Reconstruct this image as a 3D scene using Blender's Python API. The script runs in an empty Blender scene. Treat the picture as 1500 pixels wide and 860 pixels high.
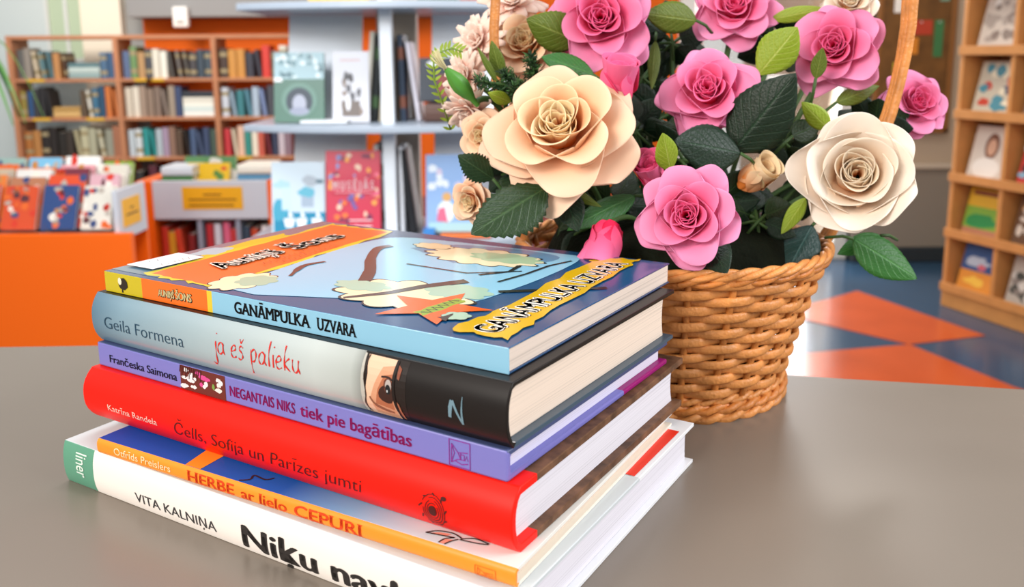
import bpy, bmesh, math, random
from mathutils import Vector, Matrix, noise
R = math.radians
C = bpy.context.scene.collection
random.seed(7)
TZ = 1.0                                     # desk top height

# ------------------------------------------------------------------ camera
FPX, PIT, ROL, HC, CY = 1305.853, .182323, -.006864, .174972, -105.7216
FW = Vector((0, math.cos(PIT), -math.sin(PIT)))
UP0 = Vector((0, math.sin(PIT), math.cos(PIT)))
RT0 = Vector((1, 0, 0))
CR, SR = math.cos(ROL), math.sin(ROL)
IX = RT0 * CR + UP0 * SR
IY = UP0 * CR - RT0 * SR
CAM = Vector((0, 0, TZ + HC))
cd = bpy.data.cameras.new('camera'); cam = bpy.data.objects.new('camera', cd); C.objects.link(cam)
cd.sensor_width = 36; cd.lens = FPX / 1500 * 36; cd.shift_y = CY / 1500; cd.clip_start = .02
cam.matrix_world = Matrix(((IX.x, IY.x, -FW.x, 0), (IX.y, IY.y, -FW.y, 0), (IX.z, IY.z, -FW.z, CAM.z), (0, 0, 0, 1)))
cd.dof.use_dof = True; cd.dof.focus_distance = .34; cd.dof.aperture_fstop = 14.5
bpy.context.scene.camera = cam

def ray(u, v):
    dx = u - 750; dy = v - 430 - CY
    return FW + IX * (dx / FPX) - IY * (dy / FPX)
def P(u, v, Y):                               # the point on a sight line at depth Y
    d = ray(u, v); return CAM + d * (Y / d.y)
def PZ(u, v, z):
    d = ray(u, v); return CAM + d * ((z - CAM.z) / d.z)

# ------------------------------------------------------------------ light
sc = bpy.context.scene
sc.view_settings.view_transform = 'Standard'; sc.view_settings.look = 'None'
sc.view_settings.gamma = 1; sc.view_settings.use_curve_mapping = False
sc.view_settings.exposure = 0.0
w = bpy.data.worlds.new('World'); sc.world = w; w.use_nodes = True
w.node_tree.nodes['Background'].inputs[0].default_value = (1, .965, .93, 1)
w.node_tree.nodes['Background'].inputs[1].default_value = .64
def area(name, loc, target, sx, sy, power, col):
    l = bpy.data.lights.new(name, 'AREA'); l.shape = 'RECTANGLE'; l.size = sx; l.size_y = sy; l.energy = power; l.color = col
    o = bpy.data.objects.new(name, l); C.objects.link(o); o.location = loc
    o.rotation_euler = (Vector(target) - Vector(loc)).to_track_quat('-Z', 'Y').to_euler()
    return o
area('window_light', (1.7, -.1, 2.0), (.1, .45, 1.1), 1.1, .9, 36, (.95, .97, 1))
area('window_light', (-1.15, -1.0, 2.0), (0, .4, 1.05), .9, .9, 40, (1, .93, .84))
area('overhead_fill_light', (-.3, 1.2, 2.9), (-.3, 2.4, 1), 1.2, .6, 30, (.93, .97, 1))  # unseen fill lamp, added overhead to brighten the display stand
area('overhead_fill_light', (-2.9, 4.6, 2.9), (-2.5, 6.6, .9), 1.3, 1.2, 115, (1, .95, .88))  # added fill for the back bookcase and orange wall, no fixture modelled
area('overhead_fill_light', (1.2, 3.6, 2.9), (1.5, 3.9, 0), 1.0, .8, 20, (1, .93, .84))  # another unseen lamp, added above the right-hand floor and rack
area('stand_fill_light', (-.75, 1.2, 1.75), (-.3, 2.45, 1.02), .5, .4, 9.5, (.88, .94, 1))  # extra lamp hung in mid-air to lift the stand's back panels
area('door_fill_light', (1.45, 5.45, 1.2), (1.3, 3.6, .6), .9, 2.0, 60, (.95, .98, 1))  # lamp added outside the door, imitates daylight and makes the floor glare

# ------------------------------------------------------------------ materials
def lin(h):
    h = h.lstrip('#'); o = []
    for i in (0, 2, 4):
        c = int(h[i:i+2], 16) / 255
        o.append(c / 12.92 if c <= .04045 else ((c + .055) / 1.055) ** 2.4)
    return (*o, 1)
_m = {}
def M(hexc, rough=.5, spec=.4, bump=0, bscale=200, var=0, vscale=20, emit=0, coat=0):
    k = (hexc, rough, spec, bump, bscale, var, vscale, emit, coat)
    if k in _m: return _m[k]
    m = bpy.data.materials.new('surface_' + hexc.lstrip('#')); m.use_nodes = True
    nt = m.node_tree; b = nt.nodes['Principled BSDF']; c = lin(hexc)
    b.inputs['Base Color'].default_value = c; b.inputs['Roughness'].default_value = rough
    b.inputs['Specular IOR Level'].default_value = spec
    if coat: b.inputs['Coat Weight'].default_value = coat; b.inputs['Coat Roughness'].default_value = .08
    if bump or var:
        tc = nt.nodes.new('ShaderNodeTexCoord')
    if bump:
        n = nt.nodes.new('ShaderNodeTexNoise'); n.inputs['Scale'].default_value = bscale; n.inputs['Detail'].default_value = 3
        nt.links.new(tc.outputs['Object'], n.inputs['Vector'])
        bu = nt.nodes.new('ShaderNodeBump'); bu.inputs['Strength'].default_value = bump; bu.inputs['Distance'].default_value = .002
        nt.links.new(n.outputs['Fac'], bu.inputs['Height']); nt.links.new(bu.outputs['Normal'], b.inputs['Normal'])
    if var:
        n = nt.nodes.new('ShaderNodeTexNoise'); n.inputs['Scale'].default_value = vscale; n.inputs['Detail'].default_value = 4
        nt.links.new(tc.outputs['Object'], n.inputs['Vector'])
        r = nt.nodes.new('ShaderNodeValToRGB')
        r.color_ramp.elements[0].position = .3; r.color_ramp.elements[1].position = .7
        r.color_ramp.elements[0].color = (*[x * (1 - var) for x in c[:3]], 1)
        r.color_ramp.elements[1].color = (*[min(1, x * (1 + var)) for x in c[:3]], 1)
        nt.links.new(n.outputs['Fac'], r.inputs['Fac']); nt.links.new(r.outputs['Color'], b.inputs['Base Color'])
    if emit:
        b.inputs['Emission Color'].default_value = c; b.inputs['Emission Strength'].default_value = emit
    _m[k] = m; return m
def ramp_mat(name, axis, lo, hi, stops, rough=.3, spec=.4, coat=0, nz=0):
    """printed colour that runs along one axis of the object (metres lo..hi)"""
    m = bpy.data.materials.new(name); m.use_nodes = True; nt = m.node_tree; b = nt.nodes['Principled BSDF']
    tc = nt.nodes.new('ShaderNodeTexCoord'); sx = nt.nodes.new('ShaderNodeSeparateXYZ'); nt.links.new(tc.outputs['Object'], sx.inputs[0])
    mr = nt.nodes.new('ShaderNodeMapRange'); mr.inputs['From Min'].default_value = lo; mr.inputs['From Max'].default_value = hi
    nt.links.new(sx.outputs[axis], mr.inputs['Value'])
    src = mr.outputs['Result']
    if nz:
        n = nt.nodes.new('ShaderNodeTexNoise'); n.inputs['Scale'].default_value = 60; n.inputs['Detail'].default_value = 4
        nt.links.new(tc.outputs['Object'], n.inputs['Vector'])
        ma = nt.nodes.new('ShaderNodeMath'); ma.operation = 'MULTIPLY_ADD'; ma.inputs[1].default_value = nz
        nt.links.new(n.outputs['Fac'], ma.inputs[0]); nt.links.new(src, ma.inputs[2]); src = ma.outputs[0]
    r = nt.nodes.new('ShaderNodeValToRGB'); cr = r.color_ramp
    while len(cr.elements) < len(stops): cr.elements.new(.5)
    for e, (p, h) in zip(cr.elements, stops): e.position = p; e.color = lin(h)
    nt.links.new(src, r.inputs['Fac']); nt.links.new(r.outputs['Color'], b.inputs['Base Color'])
    b.inputs['Roughness'].default_value = rough; b.inputs['Specular IOR Level'].default_value = spec
    if coat: b.inputs['Coat Weight'].default_value = coat; b.inputs['Coat Roughness'].default_value = .08
    return m
def page_mat(hexc, scale=2500):
    m = bpy.data.materials.new('page_edges'); m.use_nodes = True; nt = m.node_tree; b = nt.nodes['Principled BSDF']
    tc = nt.nodes.new('ShaderNodeTexCoord'); mp = nt.nodes.new('ShaderNodeMapping'); mp.inputs['Scale'].default_value = (4, 4, scale)
    n = nt.nodes.new('ShaderNodeTexNoise'); n.inputs['Scale'].default_value = 1; n.inputs['Detail'].default_value = 2
    nt.links.new(tc.outputs['Object'], mp.inputs[0]); nt.links.new(mp.outputs[0], n.inputs['Vector'])
    r = nt.nodes.new('ShaderNodeValToRGB'); c = lin(hexc)
    r.color_ramp.elements[0].position = .25; r.color_ramp.elements[0].color = (*[x * .72 for x in c[:3]], 1)
    r.color_ramp.elements[1].position = .5; r.color_ramp.elements[1].color = c
    nt.links.new(n.outputs['Fac'], r.inputs['Fac']); nt.links.new(r.outputs['Color'], b.inputs['Base Color'])
    b.inputs['Roughness'].default_value = .8; b.inputs['Specular IOR Level'].default_value = .2
    return m
def petal_mat(name):
    m = bpy.data.materials.new(name); m.use_nodes = True; nt = m.node_tree; b = nt.nodes['Principled BSDF']
    at = nt.nodes.new('ShaderNodeAttribute'); at.attribute_name = 'tint'
    nt.links.new(at.outputs['Color'], b.inputs['Base Color']); b.inputs['Roughness'].default_value = .65; b.inputs['Specular IOR Level'].default_value = .2
    tc = nt.nodes.new('ShaderNodeTexCoord'); n = nt.nodes.new('ShaderNodeTexNoise'); n.inputs['Scale'].default_value = 1500
    nt.links.new(tc.outputs['Object'], n.inputs['Vector']); bu = nt.nodes.new('ShaderNodeBump'); bu.inputs['Strength'].default_value = .15; bu.inputs['Distance'].default_value = .0005
    nt.links.new(n.outputs['Fac'], bu.inputs['Height']); nt.links.new(bu.outputs['Normal'], b.inputs['Normal'])
    tr = nt.nodes.new('ShaderNodeBsdfTranslucent'); nt.links.new(at.outputs['Color'], tr.inputs['Color'])
    mx = nt.nodes.new('ShaderNodeMixShader'); mx.inputs[0].default_value = .22
    out = nt.nodes['Material Output']
    nt.links.new(b.outputs[0], mx.inputs[1]); nt.links.new(tr.outputs[0], mx.inputs[2]); nt.links.new(mx.outputs[0], out.inputs['Surface'])
    return m
PETAL = petal_mat('fabric_petal')
_lm = {}
def leaf_mat(dark, vein, rough=.45):
    k = (dark, vein)
    if k in _lm: return _lm[k]
    m = bpy.data.materials.new('leaf_' + dark.lstrip('#')); m.use_nodes = True; nt = m.node_tree; b = nt.nodes['Principled BSDF']; L = nt.links.new
    uv = nt.nodes.new('ShaderNodeUVMap'); sx = nt.nodes.new('ShaderNodeSeparateXYZ'); L(uv.outputs[0], sx.inputs[0])
    def math_(op, a, bb=None, cc=None):
        n = nt.nodes.new('ShaderNodeMath'); n.operation = op
        for i, q in enumerate((a, bb, cc)):
            if q is None: continue
            if isinstance(q, (int, float)): n.inputs[i].default_value = q
            else: L(q, n.inputs[i])
        return n.outputs[0]
    ab = math_('ABSOLUTE', sx.outputs[0])
    ph = math_('MULTIPLY_ADD', sx.outputs[1], 8.0, math_('MULTIPLY', ab, -2.6))
    fr = math_('ABSOLUTE', math_('SUBTRACT', math_('FRACT', ph), .5))
    side = math_('MAXIMUM', math_('SUBTRACT', 1.0, math_('MULTIPLY', fr, 9.0)), 0)
    mid = math_('MAXIMUM', math_('SUBTRACT', 1.0, math_('MULTIPLY', ab, 14.0)), 0)
    vn = math_('MINIMUM', math_('ADD', math_('MULTIPLY', side, .45), math_('MULTIPLY', mid, .8)), 1.0)
    mx = nt.nodes.new('ShaderNodeMix'); mx.data_type = 'RGBA'; mx.inputs[6].default_value = lin(dark); mx.inputs[7].default_value = lin(vein)
    L(vn, mx.inputs[0]); L(mx.outputs[2], b.inputs['Base Color'])
    b.inputs['Roughness'].default_value = rough; b.inputs['Specular IOR Level'].default_value = .35
    tc = nt.nodes.new('ShaderNodeTexCoord'); n = nt.nodes.new('ShaderNodeTexNoise'); n.inputs['Scale'].default_value = 900; L(tc.outputs['Object'], n.inputs['Vector'])
    bu = nt.nodes.new('ShaderNodeBump'); bu.inputs['Strength'].default_value = .35; bu.inputs['Distance'].default_value = .001
    L(math_('SUBTRACT', n.outputs['Fac'], vn), bu.inputs['Height']); L(bu.outputs['Normal'], b.inputs['Normal'])
    _lm[k] = m; return m

# ------------------------------------------------------------------ mesh helpers
class MB:
    def __init__(s): s.v = []; s.f = []; s.mi = []; s.col = []; s.uv = {}; s.mats = []
    def mat(s, m):
        if m not in s.mats: s.mats.append(m)
        return s.mats.index(m)
    def add(s, vs, fs, m, col=None):
        b = len(s.v); i = s.mat(m)
        s.v.extend(Vector(q) for q in vs)
        for f in fs: s.f.append(tuple(b + k for k in f)); s.mi.append(i)
        s.col.extend(col if col else [None] * len(vs))
        return b
    def box(s, a, b, m):
        (x0, y0, z0), (x1, y1, z1) = a, b
        s.add([(x0,y0,z0),(x1,y0,z0),(x1,y1,z0),(x0,y1,z0),(x0,y0,z1),(x1,y0,z1),(x1,y1,z1),(x0,y1,z1)],
              [(0,3,2,1),(4,5,6,7),(0,1,5,4),(1,2,6,5),(2,3,7,6),(3,0,4,7)], m)
    def poly(s, pts, m): s.add(pts, [tuple(range(len(pts)))], m)
    def tube(s, pts, r, m, n=8, flat=1.0, cap=True, upv=None, closed=False):
        pts = [Vector(p) for p in pts]; N = len(pts); rs = r if isinstance(r, (list, tuple)) else [r] * N
        vs = []; prev = None
        for i, p in enumerate(pts):
            if closed: t = pts[(i + 1) % N] - pts[i - 1]
            else: t = pts[min(i + 1, N - 1)] - pts[max(i - 1, 0)]
            t = t.normalized() if t.length > 1e-9 else Vector((0, 0, 1))
            u = upv if upv is not None else (prev if prev is not None else (Vector((0, 0, 1)) if abs(t.z) < .9 else Vector((1, 0, 0))))
            u = u - t * u.dot(t); u = u.normalized() if u.length > 1e-6 else t.orthogonal().normalized(); prev = u; w_ = t.cross(u)
            for k in range(n):
                a = 2 * math.pi * k / n; vs.append(p + u * math.cos(a) * rs[i] + w_ * math.sin(a) * rs[i] * flat)
        fs = []
        for i in range(N if closed else N - 1):
            j = (i + 1) % N
            for k in range(n): fs.append((i*n+k, i*n+(k+1)%n, j*n+(k+1)%n, j*n+k))
        if cap and not closed: fs += [tuple(reversed(range(n))), tuple(range((N-1)*n, N*n))]
        s.add(vs, fs, m)
    def lathe(s, prof, m, n=24, o=(0,0,0)):
        o = Vector(o); vs = []; 
        for (r, z) in prof:
            for k in range(n): a = 2*math.pi*k/n; vs.append(o + Vector((r*math.cos(a), r*math.sin(a), z)))
        fs = []
        for i in range(len(prof)-1):
            for k in range(n): fs.append((i*n+k, i*n+(k+1)%n, (i+1)*n+(k+1)%n, (i+1)*n+k))
        s.add(vs, fs, m)
    def build(s, name, parent=None, smooth=False, bevel=0, solid=0, subsurf=0):
        me = bpy.data.meshes.new(name); me.from_pydata([tuple(q) for q in s.v], [], s.f)
        for m in s.mats: me.materials.append(m)
        me.polygons.foreach_set('material_index', s.mi)
        if smooth: me.polygons.foreach_set('use_smooth', [True] * len(me.polygons))
        if any(c is not None for c in s.col):
            a = me.color_attributes.new('tint', 'FLOAT_COLOR', 'POINT')
            for i, c in enumerate(s.col): a.data[i].color = c if c else (1, 1, 1, 1)
        if s.uv:
            l = me.uv_layers.new(name='UVMap')
            for lp in me.loops: l.data[lp.index].uv = s.uv.get(lp.vertex_index, (0, 0))
        me.update()
        o = bpy.data.objects.new(name, me); C.objects.link(o)
        if parent is not None: o.parent = parent
        if solid: md = o.modifiers.new('thick', 'SOLIDIFY'); md.thickness = solid; md.offset = 0
        if bevel: md = o.modifiers.new('bevel', 'BEVEL'); md.width = bevel; md.segments = 2; md.limit_method = 'ANGLE'
        if subsurf: md = o.modifiers.new('sub', 'SUBSURF'); md.levels = subsurf; md.render_levels = subsurf
        return o
def tag(o, label, cat, group=None):
    o['label'] = label; o['category'] = cat
    if group: o['group'] = group
    return o
def struct(o): o['kind'] = 'structure'; return o
def empty(name, loc=(0,0,0), rz=0, label=None, cat=None, group=None):
    o = bpy.data.objects.new(name, None); C.objects.link(o); o.location = loc; o.rotation_euler = (0, 0, rz); o.empty_display_size = .05
    if label: tag(o, label, cat, group)
    return o
def box_obj(name, a, b, m, parent=None, bevel=0):
    k = MB(); k.box(a, b, m); return k.build(name, parent, bevel=bevel)

# ------------------------------------------------------------------ lettering
_tc = {}
def text2d(s, offset=0.0, serif=0.0, shear=0.0, bold=0):
    """flat outline lettering: list of verts (x,z), faces; one unit = one em"""
    k = (s, offset, serif, shear, bold)
    if k in _tc: return _tc[k]
    V = []; F = []; x = 0
    cu = bpy.data.curves.new('lettering', 'FONT'); cu.resolution_u = 4; cu.size = 1; cu.offset = offset; cu.body = s
    ob = bpy.data.objects.new('lettering', cu); C.objects.link(ob)
    dg = bpy.context.evaluated_depsgraph_get(); dg.update()
    me = bpy.data.meshes.new_from_object(ob.evaluated_get(dg))
    V = [(q.co.x, q.co.y) for q in me.vertices]; F = [tuple(p.vertices) for p in me.polygons]
    if serif:
        cnt = {}
        for f in F:
            for i in range(len(f)):
                e = tuple(sorted((f[i], f[(i+1) % len(f)]))); cnt[e] = cnt.get(e, 0) + 1
        t = serif * .55
        for (a, b), n in cnt.items():
            if n != 1: continue
            (xa, ya), (xb, yb) = V[a], V[b]
            if abs(ya - yb) > .012 or not (.04 < abs(xa - xb) < .24): continue
            x0, x1 = min(xa, xb) - serif, max(xa, xb) + serif
            lev = min((0.0, .727, .546, .75), key=lambda q: abs(q - ya))
            if abs(lev - ya) > .05: continue
            y0, y1 = (ya, ya + t) if lev == 0 else (ya - t, ya)
            i = len(V); V += [(x0, y0), (x1, y0), (x1, y1), (x0, y1)]; F.append((i, i+1, i+2, i+3))
    if bold:
        V0, F0 = V, F; V, F = [], []
        for dx, dy in ((-bold, 0), (bold, 0), (0, bold*.5), (0, -bold*.5), (0, 0)):
            b = len(V); V += [(px+dx, py+dy) for px, py in V0]; F += [tuple(b+i for i in f) for f in F0]
    V = [(px + py * shear, py) for px, py in V]
    bpy.data.objects.remove(ob); bpy.data.curves.remove(cu); bpy.data.meshes.remove(me)
    _tc[k] = (V, F); return V, F
def ribbon(pts, w):
    """flat brush stroke; pts (x,z), w one width or a list"""
    n = len(pts); ws = w if isinstance(w, (list, tuple)) else [w] * n; V = []; F = []
    for i, (x, z) in enumerate(pts):
        a = pts[max(i-1, 0)]; b = pts[min(i+1, n-1)]; dx, dz = b[0]-a[0], b[1]-a[1]; l = math.hypot(dx, dz) or 1
        V += [(x - dz/l*ws[i]/2, z + dx/l*ws[i]/2), (x + dz/l*ws[i]/2, z - dx/l*ws[i]/2)]
    for i in range(n-1): F.append((2*i, 2*i+1, 2*i+3, 2*i+2))
    return V, F
def smooth_pts(pts, k=5):
    if len(pts) < 3: return pts
    out = []; p = [pts[0]] + list(pts) + [pts[-1]]
    for i in range(1, len(p)-2):
        for j in range(k):
            t = j/k; o = []
            for d in range(2):
                a, b, c, e = p[i-1][d], p[i][d], p[i+1][d], p[i+2][d]
                o.append(.5*((2*b)+(-a+c)*t+(2*a-5*b+4*c-e)*t*t+(-a+3*b-3*c+e)*t**3))
            out.append(tuple(o))
    out.append(pts[-1]); return out
def fit(VF, x0, x1, z0, cap, capref=.727):
    V, F = VF; a = min(v[0] for v in V); b = max(v[0] for v in V); s = (x1-x0)/(b-a)
    return [((v[0]-a)*s + x0, v[1]*cap/capref + z0) for v in V], F
def place(mb, VF, fn, m, cuts=()):
    V, F = VF
    if cuts:
        bm = bmesh.new(); vs = [bm.verts.new((x, 0, z)) for x, z in V]
        for f in F:
            try: bm.faces.new([vs[i] for i in f])
            except ValueError: pass
        for z in cuts:
            bmesh.ops.bisect_plane(bm, geom=bm.verts[:] + bm.edges[:] + bm.faces[:], plane_co=(0, 0, z), plane_no=(0, 0, 1))
        bm.verts.index_update(); V = [(v.co.x, v.co.z) for v in bm.verts]; F = [tuple(v.index for v in f.verts) for f in bm.faces]; bm.free()
    mb.add([fn(x, z) for x, z in V], F, m)

# ------------------------------------------------------------------ the setting
fl = MB(); fm = M('#2f4a63', .2, .5, var=.10, vscale=3)
fl.box((-6, -2, -.1), (4.5, 9, 0), fm); struct(fl.build('floor'))
def inlay(name, pts, hexc):
    k = MB(); n = len(pts); m = M(hexc, .2, .5, var=.08, vscale=4)
    k.add([(x, y, .0005) for x, y in pts] + [(x, y, .003) for x, y in pts], [tuple(range(n, 2*n))] + [(i, (i+1) % n, n+(i+1) % n, n+i) for i in range(n)], m)
    struct(k.build(name))
inlay('floor_inlay', [(1.63, 3.51), (2.0, 3.62), (1.74, 4.36), (1.46, 4.15), (1.22, 4.02), (1.22, 3.98)], '#c4542b')
inlay('floor_inlay', [(1.63, 3.51), (1.26, 3.43), (1.0, 3.36), (.9, 2.6), (1.95, 2.75), (1.79, 3.03)], '#c4542b')
inlay('floor_inlay', [(-1.0, 3.2), (-.2, 3.4), (-.5, 4.2), (-1.2, 4.0)], '#c4542b')

wall_white = M('#c9d2d2', .7, .2); wall_cream = M('#efe3d0', .7, .2); wall_orange = M('#e8640c', .6, .2); wall_beige = M('#b6a591', .7, .2); dado = M('#8f8579', .65, .2)
# back wall, its window, the cream pier and the orange part
k = MB()
k.box((-6, 7.6, 0), (-3.87, 7.75, 3), wall_white); struct(k.build('wall_back'))
k = MB(); k.box((-3.87, 7.6, 0), (-3.53, 7.75, 1.15), wall_white); k.box((-3.87, 7.6, 2.6), (-3.53, 7.75, 3), wall_white); struct(k.build('wall_back_sill'))
k = MB(); k.box((-3.53, 7.5, 0), (-3.2, 7.75, 3), wall_cream); struct(k.build('pillar'))
k = MB(); k.box((-3.2, 7.6, 0), (-3.06, 7.75, 3), M('#9a9a98', .7)); struct(k.build('wall_back_pier'))
k = MB(); k.box((-3.06, 7.6, 0), (1.6, 7.75, 3), wall_orange); struct(k.build('wall_back_orange'))
win = struct(empty('window_1', (-3.70, 7.62, 1.15)))
k = MB(); fr_ = M('#d7d9d6', .4)
for a, b in (((-.17, -.03, 0), (-.14, .05, 1.45)), ((.14, -.03, 0), (.17, .05, 1.45)), ((-.17, -.03, 0), (.17, .05, .04)), ((-.17, -.03, 1.41), (.17, .05, 1.45)), ((-.015, -.02, .04), (.015, .04, 1.41))): k.box(a, b, fr_)
k.build('window_frame', win, bevel=.004)
k = MB(); k.box((-.14, .0, .04), (.14, .008, 1.41), M('#b9c9ad', .15, .5)); k.build('window_pane', win)
# grey beam across the orange wall with its bracket
k = MB(); gb = M('#8b8a8a', .5); k.box((-3.06, 7.3, TZ+HC+.33), (-.6, 7.6, TZ+HC+.62), gb); struct(k.build('trim_1', bevel=.01))
t = empty('wall_sensor', (-2.62, 7.28, TZ+HC+.25), label='small white box mounted under the grey beam on the orange wall', cat='sensor')
k = MB(); k.box((-.06, -.04, .0), (.06, .02, .16), M('#eceae6', .4)); k.build('housing', t, bevel=.012)
k = MB(); k.box((-.03, -.05, .03), (.03, -.038, .06), M('#b9b7b2', .4)); k.build('lens', t, bevel=.004)
# left wall
k = MB(); k.box((-6.1, -2, 0), (-6, 7.75, 3), wall_white); struct(k.build('wall_left'))
# far right wall with chair rail, and the bright glazed door beside it
k = MB(); k.box((1.95, 5.05, 0), (4.5, 5.2, 3), wall_beige); struct(k.build('wall_right_back'))
k = MB(); k.box((1.95, 5.02, 0.08), (4.5, 5.05, .535), dado); struct(k.build('wall_right_dado'))
k = MB(); k.box((1.95, 5.0, .535), (4.5, 5.05, .565), M('#c2b4a2', .5)); struct(k.build('trim_2', bevel=.006))
k = MB(); k.box((1.95, 4.99, 0), (4.5, 5.05, .085), M('#2c3338', .5)); struct(k.build('baseboard_right', bevel=.006))
k = MB(); k.box((1.95, 5.05, 0), (2.02, 7.6, 3), wall_beige); struct(k.build('wall_passage'))
k = MB(); k.box((2.6, -1, 0), (2.75, 5.2, 3), wall_beige); wr = struct(k.build('wall_right'))
door = struct(empty('door_1', (1.5, 5.12, 0)))
k = MB(); df = M('#d9d6d0', .4)
for a, b in (((-.55, -.04, 0), (-.47, .04, 2.3)), ((.37, -.04, 0), (.45, .04, 2.3)), ((-.47, -.04, 2.2), (.37, .04, 2.3)), ((-.47, -.04, 0), (.37, .04, .1)), ((-.47, -.03, 1.0), (.37, .03, 1.06))): k.box(a, b, df)
k.build('door_frame', door, bevel=.006)
gl = bpy.data.materials.new('clear_glass'); gl.use_nodes = True; nt_ = gl.node_tree
g1 = nt_.nodes.new('ShaderNodeBsdfTransparent'); g2 = nt_.nodes.new('ShaderNodeBsdfGlossy'); g2.inputs['Roughness'].default_value = .02; g3 = nt_.nodes.new('ShaderNodeMixShader'); g3.inputs[0].default_value = .06
nt_.links.new(g1.outputs[0], g3.inputs[1]); nt_.links.new(g2.outputs[0], g3.inputs[2]); nt_.links.new(g3.outputs[0], nt_.nodes['Material Output'].inputs['Surface'])
k = MB(); k.box((-.47, -.004, .1), (.37, .004, 1.0), gl); k.box((-.47, -.004, 1.06), (.37, .004, 2.2), gl); k.build('door_glass', door)

# ------------------------------------------------------------------ the grey desk
desk = empty('reading_desk', (0, .3, 0), label='grey smooth desk top that carries the book stack and basket', cat='desk')
dm = M('#7d7369', .3, .5, var=.03, vscale=6)
edge = smooth_pts([(-1.0, .50), (-.6, .526), (-.33, .532), (-.2, .533), (0, .515), (.152, .474), (.272, .449), (.5, .395), (.9, .27)], 4)
pts = edge + [(.9, -.35), (-1.0, -.35)]
k = MB(); n = len(pts)
k.add([(x, y-.3, TZ-.028) for x, y in pts] + [(x, y-.3, TZ) for x, y in pts], [tuple(range(n)), tuple(reversed(range(n, 2*n)))] + [(i, n+i, n+(i+1) % n, (i+1) % n) for i in range(n)], dm)
k.build('desk_top', desk, bevel=.002)
for x, y in ((-.85, -.5), (.75, -.5), (-.85, .1), (.75, -.15)):
    k = MB(); k.tube([(x, y, 0), (x, y, TZ-.028)], .03, M('#8f9194', .3), 12); k.build('leg', desk)
k = MB(); k.box((-.8, -.52, .6), (.72, -.5, TZ-.03), dm); k.build('modesty_panel', desk)

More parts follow.
